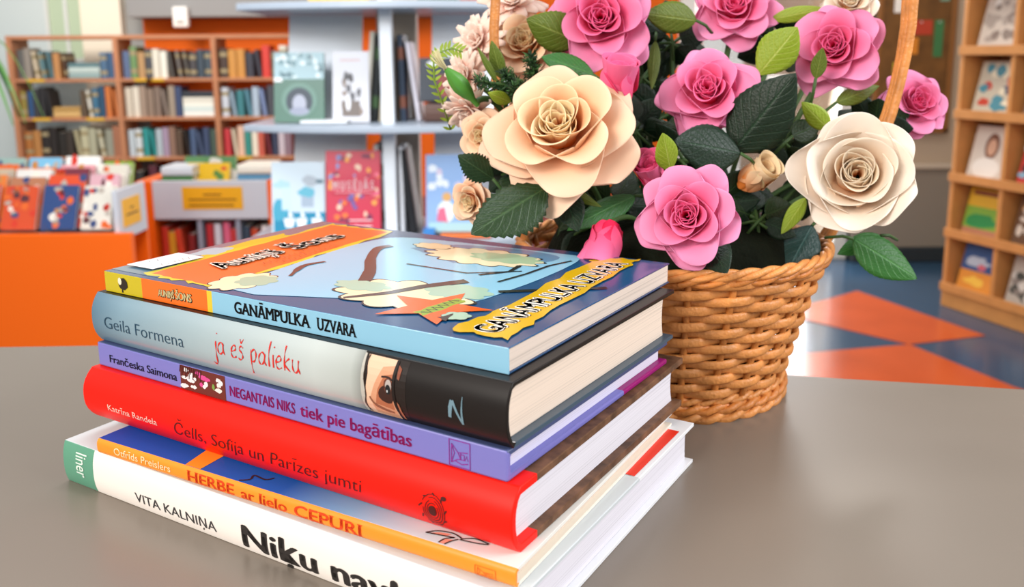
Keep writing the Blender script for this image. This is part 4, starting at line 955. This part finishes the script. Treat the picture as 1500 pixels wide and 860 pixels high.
for (bi, ri), seq in ROWS.items():
    x0, x1 = Xd[bi]+.03, (Xd[bi+1]-.03 if bi < 2 else Xd[bi]+.56); z = Zs[ri+1] + .0005; toks = seq.split(); n = len(toks)
    unit = (x1-x0)/sum(4.5 if t.startswith('H') else 1 for t in toks); x = x0; cnt = 0
    for t in toks:
        if t.startswith('H'):
            zz = z
            for q, h in enumerate(t[2:].split(',')):
                th = rr.uniform(.03, .045); wd = unit*4.3
                shelf_book((x + .01, CY0+.03, zz + th/2), th, wd, .18, '#'+h, f'{cname(h)} book lying {ORD[q]} from bottom of the pile, {RN[ri]} shelf, {BN[bi]} bay of bookcase', 'books in the back bookcase', lay=True)
                zz += th + .0006
            x += unit*4.5; continue
        w_ = min(unit*.9, .06); h_ = rr.uniform(.19, .245); lean = 0
        if rr.random() < .22: h_ = min(h_, .21); lean = -min(.14, unit*.42/h_)
        shelf_book((x + unit/2 + (math.sin(-lean)*h_*.5), CY0+.03+rr.uniform(0, .02), z + abs(math.sin(lean))*w_/2), w_*(.5 if lean else 1), h_, .17, '#'+t,
                   f'{cname(t)} book, {ORD[cnt]} standing from the left on {RN[ri]} shelf of bookcase {BN[bi]} bay', 'books in the back bookcase', band=rr.choice([None, '#9a8a68', None, None]), lean=lean)
        x += unit; cnt += 1

# --- white display stand in the middle
SY = 2.36
stand = empty('display_stand', (-.32, SY, 0), label='white metal display stand with curved shelves of books behind the stack', cat='display stand')
so = Vector((-.32, SY, 0)); sm = M('#eef4fb', .35, .5); sg = M('#a9b3c0', .35, .5)
sz = [TZ + q for q in (.312, .008, -.29, -.60)]
for z in sz:
    k = MB(); top = []
    for j in range(17): t = -1 + 2*j/16; top.append((t*.37, -.06 - .09*(1-t*t)))
    top += [(.37, .24), (-.37, .24)]; n = len(top)
    k.add([(x, y, z-.018) for x, y in top] + [(x, y, z) for x, y in top], [tuple(reversed(range(n))), tuple(range(n, 2*n))] + [(j, (j+1) % n, n+(j+1) % n, n+j) for j in range(n)], sg)
    k.build('shelf', stand, bevel=.003)
k = MB(); k.box((-.016, -.04, .04), (.016, -.005, 1.75), sm); k.build('post', stand, bevel=.003)
for a, b in zip(sz[1:], sz[:-1]):
    for xa, xb in ((-.285, -.085), (.105, .345)):
        k = MB(); k.add([(xa, .06, a), (xb, .06, a), (xb, .14, b-.02), (xa, .14, b-.02), (xa, .068, a), (xb, .068, a), (xb, .148, b-.02), (xa, .148, b-.02)], [(0, 1, 2, 3), (5, 4, 7, 6), (0, 4, 5, 1), (1, 5, 6, 2), (2, 6, 7, 3), (3, 7, 4, 0)], sm)
        k.build('back_panel', stand)
k = MB(); k.box((-.05, .15, .04), (.06, .20, 1.75), M('#b9ad9e', .5)); k.build('core', stand, bevel=.004)
k = MB(); k.lathe([(0.001, 0), (.3, 0), (.3, .02), (.05, .045), (.001, .045)], sg, 32); k.build('base', stand)
def face_book(px0, py0, px1, py1, Y, label, base, art, thick=.012, lean=.16, zbase=None, spine=None, group='books on the white display stand', name='picture_book', rz=0):
    """face-out book standing on a shelf; px0,py0 = top left, px1,py1 = bottom right of its front"""
    bl = P(px0, py1, Y); br = P(px1, py1, Y); tl = P(px0, py0, Y); W_ = (br-bl).length; H_ = (tl.z-bl.z)/math.cos(lean)
    o = empty(name, (bl.x, Y, bl.z if zbase is None else zbase), rz, label, 'book', group)
    k = MB(); k.box((0, 0, 0), (W_, .0012, H_), M(base, .35)); k.box((0, thick-.0012, 0), (W_, thick, H_), M(base, .35)); k.box((-.0012, 0, 0), (0, thick, H_), M(spine or base, .35)); cov = k.build('cover', o)
    k = MB(); k.box((0, .0014, .002), (W_-.002, thick-.0014, H_-.002), PAPER); pb = k.build('page_block', o)
    k = MB(); lift = [.0003]
    for VF, h in art:
        lift[0] += .00004; V, F = VF; place(k, ([(u*W_, v*H_) for u, v in V], F), lambda x, z: Vector((x, -lift[0], z)), M(h, .4))
    parts = [cov, pb]
    if art: parts.append(k.build('cover_print', o))
    for q in parts: q.rotation_euler = (-lean, 0, 0); q.location = (0, 0, thick*math.sin(lean) + .0006)
    return o
def T_(s, x0, x1, z0, cap, off=0): return fit(text2d(s, 0, 0, 0, off), x0, x1, z0, cap)
def dots(n, seed, cols, x0=.05, x1=.95, z0=.05, z1=.95, r=.05, asp=.7):
    rr = random.Random(seed); return [(ell(rr.uniform(x0, x1), rr.uniform(z0, z1), r*rr.uniform(.5, 1.1), r*asp*rr.uniform(.5, 1.1), 9, .25, i), rr.choice(cols)) for i in range(n)]
face_book(402, 66, 475, 169, 2.34, 'green and pale blue book with a round portrait on middle display shelf', '#3f6a5c',
          [(rect(0, 1, .62, 1), '#9fbcc4')] + dots(26, 3, ['#4f6f78', '#6f9098', '#e0ecee'], z0=.66, z1=.97, r=.06) + [(ell(.5, .32, .36, .25), '#5f8478'), (ell(.5, .30, .27, .20), '#2c3a48'), (ell(.5, .27, .14, .13), '#a0a4b4'), (ell(.5, .16, .2, .06), '#8a90a4'), (rect(0, .16, .58, .64), '#e6eaea')], zbase=sz[1])
face_book(488, 66, 541, 170, 2.34, 'white book with dark animal prints on the middle display shelf', '#c9cad2',
          [(ribbon([(.2+.55*j_/10, .87 + (.02 if j_ % 2 else -.01)) for j_ in range(11)], .018), '#c99a9a')] + dots(16, 8, ['#3a3a40', '#55555c', '#8a7a72'], .24, .76, .1, .68, .09, .8) + [(rect(.25, .74, .08, .3), '#6a5f5a'), (ell(.42, .28, .07, .12), '#dfe0e6')], zbase=sz[1])
face_book(398, 213, 476, 322, 2.30, 'white and teal book with ships on the lower display shelf', '#c6d6e2',
          [(rect(.03, 1, 0, .33), '#0f86ac'), (ell(.15, .36, .14, .16, 12, .2, 2), '#3fa0be'), (ell(.2, .7, .16, .06, 10, .3, 3), '#a9cfe0'), (rect(.18, .36, .36, .66), '#c3dbe8'), (rect(.55, .78, .4, .56), '#9fb0c4'), (ell(.66, .60, .16, .07, 10, .2, 3), '#5fb0c8'), (ell(.72, .75, .16, .07, 10, .2, 4), '#a9b4c0'), (ell(.9, .74, .08, .03), '#5f7a8a')] +
          [q for x in (.32, .55, .84) for q in ((pol((x-.11, .25), (x+.11, .25), (x+.07, .13), (x-.07, .13)), '#eef4f6'), (pol((x-.02, .26), (x+.08, .27), (x, .36)), '#eef4f6'))], zbase=sz[2])
face_book(478, 198, 557, 324, 2.29, 'red MUSĒJĀS picture book on the lower display shelf', '#c92c4c',
          dots(64, 21, ['#e8763a', '#6f5aa0', '#e9c7b0', '#7a2a50', '#f0a04a', '#e86a8a', '#8a93c8'], .05, .95, .05, .95, .055) + [(rect(.10, .90, .50, .70), '#c92c4c'), (T_('M U S Ē J Ā S', .12, .88, .55, .105, .03), '#f8e8ea'), (rect(.16, .84, .515, .523), '#e8b0ba'), (rect(.42, .85, .19, .205), '#f0cdd2'), (rect(.40, .85, .12, .135), '#f0cdd2')], zbase=sz[2], thick=.014)
face_book(624, 200, 700, 312, 2.30, 'pale blue picture book with red spine on the lower display shelf', '#8fb2e2',
          dots(9, 31, ['#e6eef8', '#d5c9e0'], .1, .9, .55, .92, .1, .6) + [(rect(.05, .95, 0, .12), '#a9d0d8'), (ell(.38, .26, .17, .14), '#e8eef4'), (ell(.40, .45, .09, .06), '#d9a86a'), (pol((.2, .14), (.42, .12), (.36, .32), (.24, .3)), '#d86a8a'), (ribbon([(.55, .3), (.7, .42)], .04), '#c9c0d0')], zbase=sz[2]+.012, spine='#b02a4a')
# bits lying under and beside the face-out books, and the leaning spines
def loose(name_, px, py, Y, w_, h_, d_, hexc, label, lean=0, band=None, group='books standing spine-out on the display stand', z=None, rz=0, lay=False):
    p = P(px, py, Y); return shelf_book((p.x, Y, (p.z if z is None else z) + abs(math.sin(lean))*w_/2), w_, h_, d_, hexc, label, group, band, lean, rz, lay)
e_ = .0006
loose('b', 537, 170, 2.37, .013, .235, .12, '#cfc9ba', 'cream book leaning at the left of the spine-out group, middle display shelf', .10, None, z=sz[1]+e_)
loose('b', 548, 170, 2.37, .017, .225, .12, '#23282a', 'black book leaning between two cream books on the middle display shelf', .10, '#3f5a3a', z=sz[1]+e_)
loose('b', 557, 170, 2.37, .008, .215, .12, '#d9cdb4', 'thin cream book leaning against the post, middle display shelf', .10, None, z=sz[1]+e_)
loose('b', 591, 170, 2.37, .016, .225, .12, '#2c3a4c', 'dark blue book right of the post on the middle display shelf', -.02, '#7a4a3a', z=sz[1]+e_)
loose('b', 614, 170, 2.37, .012, .205, .12, '#d8d4de', 'pale book leaning to the left beside the post, middle display shelf', -.13, None, z=sz[1]+e_+.002)
face_book(615, 82, 668, 145, 2.36, 'dark box-shaped book with reddish picture behind the pod', '#1f2c3c', [(rect(.5, 1, .1, .6), '#8a3a34'), (ell(.35, .85, .16, .08), '#e0e4e8')], zbase=sz[1]+.05, thick=.03)
loose('b', 622, 168, 2.34, .045, .12, .14, '#5a4038', 'brown thick book lying under the dark box-shaped book, middle display shelf', z=sz[1]+.0245, lay=True)
loose('b', 554, 322, 2.34, .012, .24, .12, '#d4d0cc', 'first pale spine right of the red picture book', 0, None, z=sz[2]+e_)
loose('b', 563, 322, 2.34, .010, .22, .12, '#c3cbd4', 'second pale spine right of the red picture book', 0, '#6a7a70', z=sz[2]+e_)
loose('b', 590, 322, 2.34, .012, .235, .12, '#d9dce2', 'white slim book right of the post on the lower display shelf', 0, None, z=sz[2]+e_)
loose('b', 606, 322, 2.34, .022, .225, .12, '#1c1e22', 'tall black book leaning left on the lower display shelf', -.12, None, z=sz[2]+e_+.002)
loose('b', 620, 335, 2.28, .024, .03, .10, '#2f7ac0', 'small blue booklet lying at the foot of the black book', z=sz[2]+.013, lay=True)
loose('b', 645, 322, 2.275, .011, .13, .11, '#e0702c', 'orange flat book lying under the pale blue picture book', z=sz[2]+.006, lay=True)
loose('b', 440, 176, 2.30, .009, .12, .12, '#dfe2e6', 'thin white booklet lying in front of the portrait book', z=sz[1]+.005, lay=True)
loose('b', 452, 4, 2.28, .012, .15, .12, '#e8b62a', 'yellow book lying at the edge of the top display shelf', z=sz[0]+.0065, lay=True)
loose('b', 612, 4, 2.28, .012, .10, .12, '#5a6a58', 'dark green book lying at the edge of the top display shelf', z=sz[0]+.0065, lay=True)
face_book(630, 338, 702, 470, 2.27, 'white book with purple lettering on the lowest display shelf', '#e6e4ec', [(ribbon([(.25+.6*j_/9, .90 + (.035 if j_ % 2 else -.02)) for j_ in range(10)], .035), '#7a5aa8'), (ell(.2, .97, .1, .02), '#c9a05a')], zbase=sz[3], lean=.1)
face_book(712, 338, 772, 470, 2.27, 'pale pink and white book beside the white one, lowest display shelf', '#e9b9b0', [(pol((.1, 1), (1, 1), (1, .75)), '#e8ecf2')], zbase=sz[3], lean=.1)

# --- orange browser bins at the left
bor = M('#ff6a0a', .45, .35); bgr = M('#cfd2da', .45, .3); yl = M('#f4b21c', .45)
def label_sign(parent, c, u, v, n, w_, h_, lines):
    k = MB(); c, u, v, n = Vector(c), Vector(u), Vector(v), Vector(n)
    q = [c - u*w_/2 - v*h_/2, c + u*w_/2 - v*h_/2, c + u*w_/2 + v*h_/2, c - u*w_/2 + v*h_/2]
    k.add([p + n*.0005 for p in q] + [p + n*.003 for p in q], [(4, 5, 6, 7), (0, 1, 5, 4), (1, 2, 6, 5), (2, 3, 7, 6), (3, 0, 4, 7)], yl); o = k.build('label_card', parent)
    k = MB()
    for (x0, x1, z) in lines:
        k.add([c + u*(w_*(x-.5)) + v*(h_*(zz-.5)) + n*.0036 for x, zz in ((x0, z), (x1, z), (x1, z+.07), (x0, z+.07))], [(0, 1, 2, 3)], M('#7a4a14', .5))
    k.build('printed_lines', o); return o
bin1 = empty('browser_bin', (-1.42, 2.6, 0), label='orange browser bin with grey tray full of picture books at left', cat='book bin', group='book browser bins')
bo = Vector((-1.42, 2.6, 0))
z1 = TZ - .335
k = MB(); k.box((-.5, 0, .05), (.285, .03, z1), bor); k.build('end_panel', bin1, bevel=.003)
k = MB(); k.box((-.5, .24, .05), (.235, .26, z1+.10), bor); k.build('end_panel', bin1, bevel=.003)
k = MB(); k.box((-.46, .03, .08), (.235, .24, .11), bgr); k.build('base_shelf', bin1)
k = MB(); k.box((-.46, .03, z1-.03), (.235, .24, z1-.01), bgr); k.build('tray_floor', bin1)
k = MB(); k.box((.225, .03, z1-.03), (.24, .24, z1+.125), bgr); side = k.build('tray_side', bin1, bevel=.003)
k = MB(); k.box((-.48, .03, z1-.04), (-.46, .24, z1+.115), bgr); k.build('tray_side', bin1, bevel=.003)
k = MB(); k.box((-.46, .226, z1-.04), (.225, .24, z1+.12), bor); k.build('tray_back', bin1, bevel=.003)
label_sign(bin1, (.24, .125, z1+.05), (0, 1, 0), (0, 0, 1), (1, 0, 0), .125, .085, ((.4, .6, .6), (.15, .85, .38)))
bin2 = empty('browser_bin', (-1.12, 3.3, 0), label='grey-fronted browser bin with orange frame and wide yellow label, further back', cat='book bin', group='book browser bins')
z2 = TZ - .272
k = MB(); k.box((-.285, 0, 0), (-.225, .45, z2-.0), bor); k.build('end_panel', bin2, bevel=.003)
k = MB(); k.box((.205, 0, 0), (.235, .45, z2), bor); k.build('end_panel', bin2, bevel=.003)
k = MB(); k.box((-.225, .0, z2-.145), (.205, .018, z2-.0), bgr); k.build('tray_front', bin2, bevel=.003)
k = MB(); k.box((-.225, .018, z2-.15), (.205, .45, z2-.13), bgr); k.build('tray_floor', bin2)
k = MB(); k.box((-.225, .43, 0), (.205, .45, z2), M('#6a6f7c', .5)); k.build('back_panel', bin2)
for x in (-.06, .085): 
    k = MB(); k.box((x-.008, .01, .05), (x+.008, .43, z2-.15), M('#9aa0b0', .5)); k.build('divider', bin2)
k = MB(); k.box((-.225, .0, .40), (.205, .43, .42), bgr); k.build('shelf', bin2)
k = MB(); k.box((-.225, .0, .02), (.205, .43, .05), bgr); k.build('base_shelf', bin2)
label_sign(bin2, (.0, 0, z2-.065), (1, 0, 0), (0, 0, 1), (0, -1, 0), .225, .085, ((.35, .65, .62), (.1, .9, .4), (.1, .85, .15)))
# picture books in the bins (each its own thing)
rr = random.Random(9)
BB = [('#e0402a', 0, 0), ('#e8803a', 0, 1), ('#c9b49a', 0, 2), ('#e86a2a', 0, 3), ('#9ab8b0', 0, 4), ('#d8502a', 1, 0), ('#b87a5a', 1, 1), ('#e8e4e0', 1, 2), ('#e0762c', 1, 3), ('#7fc0e4', 1, 4),
      ('#2f4a80', 2, 0), ('#e0502c', 2, 1), ('#7a3040', 2, 2), ('#e8a0a8', 2, 3), ('#f4f2ee', 2, 4), ('#e2dcd0', 3, 0), ('#d9aab4', 3, 1), ('#efe6d8', 3, 2), ('#d9d2c4', 3, 3), ('#8fae3a', 3, 4)]
LN = -.42; PL_ = ['front', 'second', 'third', 'fourth', 'rear']; CN = ['leftmost', 'second', 'third', 'rightmost']
for i, (h, ci_, ri_) in enumerate(BB):
    hh = .145 + .016*ri_ + rr.uniform(-.012, .01); th = rr.uniform(.012, .02); W_ = rr.uniform(.098, .112) if ci_ < 3 else .088
    o = empty('picture_book', (bo.x + (-.19, -.07, .05, .165)[ci_], bo.y + .038 + .030*ri_, z1 - .001), 0, f'{cname(h)} picture book, {PL_[ri_]} of the {CN[ci_]} pile leaning in the orange bin tray', 'book', 'picture books in the left bin')
    k = MB(); k.box((-W_/2, 0, 0), (W_/2, .0015, hh), M(h, .4)); k.box((-W_/2, th, 0), (W_/2, th+.0015, hh), M(h, .4)); k.box((-W_/2-.0015, 0, 0), (-W_/2, th+.0015, hh), M(h, .4)); c1_ = k.build('cover', o)
    k = MB(); k.box((-W_/2, .0016, .002), (W_/2-.003, th-.0002, hh-.002), PAPER); c2_ = k.build('page_block', o)
    k = MB()
    for (VF, hc) in dots(16, i, ['#f0e8dc', '#e86a2a', '#3a4a7a', '#d83a2a', '#c98a4a', '#5a3038', '#b8aca0'], r=.13): place(k, ([((u-.5)*W_, v*hh) for u, v in VF[0]], VF[1]), lambda a, b: Vector((a, -.0006, b)), M(hc, .4))
    c3_ = k.build('cover_print', o)
    for q in (c1_, c2_, c3_): q.rotation_euler = (LN, 0, 0); q.location = (0, 0, .0095)
q2 = Vector((-1.12, 3.3, 0))
TB = [('#b03048', -.19, .02, 'lay'), ('#dfe4ec', -.12, .05, 'lay'), ('#4a6aa0', -.12, .06, 'lay'), ('#4f8a4a', -.05, .08, 'lay'), ('#d8e0e8', -.16, .12, 'lay')]
names2 = ['dark red book lying at the left end of the far bin', 'pale book lying in the far bin, left pile lower', 'blue book lying in the far bin, left pile middle', 'green book lying in the far bin, left pile upper', 'white book on top of the left pile in the far bin']
zz = z2 - .128
for (h, x, y, _), nm in zip(TB, names2):
    th = .034; shelf_book((q2.x - .212 + rr.uniform(0, .004), q2.y + .06 + rr.uniform(0, .02), zz + th/2), th, .118, .15, h, nm, 'books in the far bin', lay=True); zz += th + .001
def bin_face(px0, py0, px1, py1, Y, label, base, art, zb, lean=.25): return face_book(px0, py0, px1, py1, Y, label, base, art, .015, lean, zb, None, 'books in the far bin')
bin_face(274, 236, 335, 302, 3.40, 'yellow picture book leaning at the middle of the far bin', '#f2c21e', dots(4, 2, ['#e0402a', '#e88a2a', '#5a8a3a'], .1, .9, .5, .9, .12), z2-.128)
bin_face(270, 230, 345, 302, 3.46, 'green and white book behind the yellow one, far bin', '#5f8f5a', dots(3, 3, ['#e6e2dc', '#e0702c'], .1, .9, .4, .9, .2), z2-.128)
zz = z2 - .128
for h, nm in (('#d9b0b0', 'pink book lowest of the right pile in the far bin'), ('#c03a48', 'red book second of the right pile in the far bin'), ('#3a5a8a', 'dark blue book third of the right pile in the far bin'), ('#5f9ac0', 'light blue book fourth of the right pile in the far bin'), ('#f0ecdf', 'white book topmost of the right pile in the far bin')):
    shelf_book((q2.x + .062 + rr.uniform(0, .005), q2.y + .10 + rr.uniform(0, .02), zz + .017), .034, .13, .16, h, nm, 'books in the far bin', lay=True); zz += .035
zs_ = .4205
for i, (h, x, hh, ln) in enumerate((('#c83a2a', -.20, .13, 0), ('#e0a02a', -.175, .11, 0), ('#d8452a', -.14, .12, -.1), ('#8a2a2a', -.10, .10, 0), ('#c03038', -.03, .14, 0), ('#d8d8e0', .0, .14, 0), ('#e06a8a', .035, .17, 0), ('#c83a3a', .060, .12, 0), ('#3a4a5a', .11, .13, 0), ('#c84a2a', .14, .12, 0), ('#f2f0ec', .168, .13, .1))):
    shelf_book((q2.x + x, q2.y + .03, zs_ + abs(math.sin(ln))*.013), .026, min(hh, .145), .14, h, f'{cname(h)} book, {ORD[i]} from the left in the cubbies under the far bin', 'books in the far bin cubbies', lean=ln)

# --- magazine rack on the right
RD = Vector((.31, -.95, 0)).normalized(); RO = Vector((2.035, 4.10, 0)); ang = math.atan2(RD.y, RD.x)
rack = empty('magazine_rack', RO, ang, 'wooden magazine rack with face-out covers along the right side', 'rack')
rz_ = [TZ + q for q in (-.897, -.639, -.378, -.089, .195, .49)]; RW = .275; NC = 3; RDp = .22
k = MB(); k.box((0, .0, 0), (RW*NC+.03, RDp, rz_[0]-.02), wood); k.build('plinth', rack, bevel=.004)
for j in range(NC+1):
    k = MB(); k.box((RW*j, 0.0, rz_[0]-.02), (RW*j+.022, RDp, rz_[-1]+.05), wood); k.build('side_panel' if j in (0, NC) else 'divider', rack, bevel=.002)
for z in rz_:
    k = MB(); k.box((.0, -.006, z-.02), (RW*NC+.022, RDp, z), wood); k.box((.0, -.014, z-.025), (RW*NC+.022, -.004, z+.016), wood); k.build('shelf', rack, bevel=.002)
k = MB(); k.box((0, RDp-.012, .1), (RW*NC, RDp, rz_[-1]+.05), M('#b87a44', .5)); k.build('back_panel', rack)
MG = [('#e2933a', ['#3a5a8a', '#e8c23a', '#c9d2da', '#d86a5a'], 'orange and blue magazine'), ('#7fa83a', ['#e0b82a', '#2f8a48', '#e86a2a'], 'green and yellow magazine'), ('#d9cbbd', ['#8a5a3a', '#efe6da', '#b07a5a'], 'beige portrait magazine'), ('#c9bda8', ['#c8402a', '#3a4a6a', '#4a8a9a', '#e8dcc0'], 'multicoloured comic magazine'), ('#cdbfb2', ['#a89a90', '#ece4dc', '#8a7a70'], 'pale grey magazine'),
      ('#b8aea2', ['#d8d2c8', '#8a8078', '#4a4a44'], 'grey and white magazine'), ('#6a4a34', ['#e0a03a', '#2a2a2c', '#d9c9b8'], 'dark brown magazine'), ('#c83a34', ['#8ab0c8', '#e8d8c8', '#3a2a2a'], 'red and blue magazine'), ('#8a6a58', ['#2a2828', '#e0d4c4', '#b04a34'], 'brown and black magazine'), ('#d9cdbd', ['#b85a3a', '#8a7a6a'], 'cream magazine')]
WH = ['lowest', 'second lowest', 'third', 'fourth', 'fifth']
for ci in range(2):
    for ri in range(5):
        base, cols, nm = MG[ci*5 + ri]; zz = rz_[ri] + .0005; hh = (rz_[ri+1] - rz_[ri])*.82; W_ = .19
        loc = RO + Matrix.Rotation(ang, 3, 'Z') @ Vector((RW*ci + .022 + .03, .035, 0)); loc.z = zz
        o = empty('magazine', loc, ang, f'{nm} in the {"left" if ci == 0 else "second"} column of the wooden rack, {WH[ri]} row', 'magazine', 'magazines in the wooden rack')
        k = MB(); k.box((0, 0, 0), (W_, .0008, hh), M(base, .35)); k.box((0, .005, 0), (W_, .0058, hh), M(base, .35)); k.box((-.0008, 0, 0), (0, .0058, hh), M(base, .35)); p1 = k.build('cover', o)
        k = MB(); k.box((0, .0009, .001), (W_-.001, .0049, hh-.001), PAPER); p2 = k.build('page_block', o)
        k = MB(); art_ = []
        if ci == 0 and ri == 0: art_ = [(rect(0, 1, .42, 1), '#39588c'), (ell(.45, .62, .34, .12, 12, .3, 2), '#b9c4d2'), (ell(.6, .52, .12, .07), '#d86a78'), (ell(.5, .2, .3, .1, 10, .3, 3), '#f0c04a')]
        elif ci == 0 and ri == 1: art_ = [(rect(0, 1, .6, 1), '#d8a82a'), (ell(.5, .30, .45, .16, 12, .2, 2), '#2f8a48'), (rect(.1, .9, .85, .95), '#8a4a24'), (rect(0, 1, 0, .14), '#b87a5a')]
        elif ci == 0 and ri == 2: art_ = [(ell(.55, .62, .2, .25), '#7a4a34'), (ell(.55, .6, .13, .16), '#d9a88a'), (ell(.5, .2, .4, .2), '#efe6dc')]
        else: art_ = dots(16, ci*7+ri, cols, .1, .9, .1, .9, .16, .7)
        for q, (VF, hc) in enumerate(art_): place(k, ([(u*W_, v*hh) for u, v in VF[0]], VF[1]), lambda a, b, q=q: Vector((a, -.0004-.0001*q, b)), M(hc, .4))
        p3 = k.build('cover_print', o)
        for q in (p1, p2, p3): q.rotation_euler = (-.22, 0, 0); q.location = (0, 0, .0018)

# --- pin board on the far right wall
pb = empty('notice_board', (2.26, 5.04, TZ+.1), label='brown notice board with green, red and white papers on the far wall', cat='notice board')
k = MB(); k.box((-.22, -.02, -.34), (.17, 0, .75), M('#6e4a22', .6, var=.3, vscale=12)); k.build('board', pb)
k = MB(); fm_ = M('#8a5a2c', .5)
for a, b in (((-.24, -.03, -.36), (-.215, 0, .77)), ((.165, -.03, -.36), (.19, 0, .77)), ((-.24, -.03, -.36), (.19, 0, -.335)), ((-.24, -.03, .745), (.19, 0, .77))): k.box(a, b, fm_)
k.build('frame', pb, bevel=.003)
PN = [('#f2efea', -.12, .36, .07, .12, 'white sheet pinned near the handle side of the notice board'), ('#b8402a', .0, .22, .12, .08, 'red paper in the middle of the notice board'), ('#3f7a4a', .10, .16, .05, .2, 'green strip at the right of the notice board'), ('#d8862a', -.06, .12, .10, .09, 'orange paper on the lower part of the notice board'), ('#7aa08a', .12, .42, .05, .12, 'pale green paper at the upper right of the notice board'), ('#c05a4a', .0, .44, .10, .08, 'reddish paper at the top of the notice board'), ('#d8c23a', -.1, .0, .08, .06, 'yellow paper at the bottom of the notice board')]
for h, x, z, w_, hh, nm in PN:
    o = empty('pinned_paper', (2.26 + x, 5.017, TZ + .1 + z), 0, nm, 'paper', 'papers on the notice board')
    k = MB(); k.box((-w_/2, -.001, -hh/2), (w_/2, .0005, hh/2), M(h, .6)); k.build('sheet', o)
    k = MB(); k.lathe([(.001, .004), (.005, .002), (.005, -.001)], M('#d0d0d0', .3), 10); pn = k.build('pin', o); pn.rotation_euler = (R(90), 0, 0); pn.location = (0, -.002, hh/2-.012)
# --- potted plant leaves at the left edge
pl = empty('potted_plant', (-1.86, 3.0, 0), label='green strap-leaved plant on a stand at the far left edge', cat='plant')
k = MB(); k.lathe([(.001, 1.0), (.08, 1.0), (.11, 1.16), (.10, 1.16), (.085, 1.13), (.001, 1.13)], M('#b8aca0', .5), 24); k.build('pot', pl, smooth=True)
k = MB(); k.lathe([(.001, 0), (.16, 0), (.16, .02), (.02, .04), (.02, .96), (.12, .98), (.12, 1.0), (.001, 1.0)], M('#8a8a88', .4), 20); k.build('plant_stand', pl)
rr = random.Random(3)
for q in range(14):
    a = q*2.4; k = MB(); ln = rr.uniform(.25, .42); pts = []
    m = M(rr.choice(['#3f8a3a', '#5aa048', '#7ab868']), .45)
    vs = []
    for i in range(9):
        t = i/8; r_ = ln*t*.8; z = 1.13 + .30*math.sin(t*2.6)*ln*2 - .25*t*t; wd = .014*math.sin(math.pi*(.15+.8*t))
        c_ = Vector((r_*math.cos(a), r_*math.sin(a), z)); sd = Vector((-math.sin(a), math.cos(a), 0)); vs += [c_ - sd*wd, c_ + Vector((0, 0, -.004)), c_ + sd*wd]
    k.add(vs, [(i*3+j, i*3+j+1, i*3+j+4, i*3+j+3) for i in range(8) for j in range(2)], m); k.build('leaf', pl, smooth=True, solid=.0012)
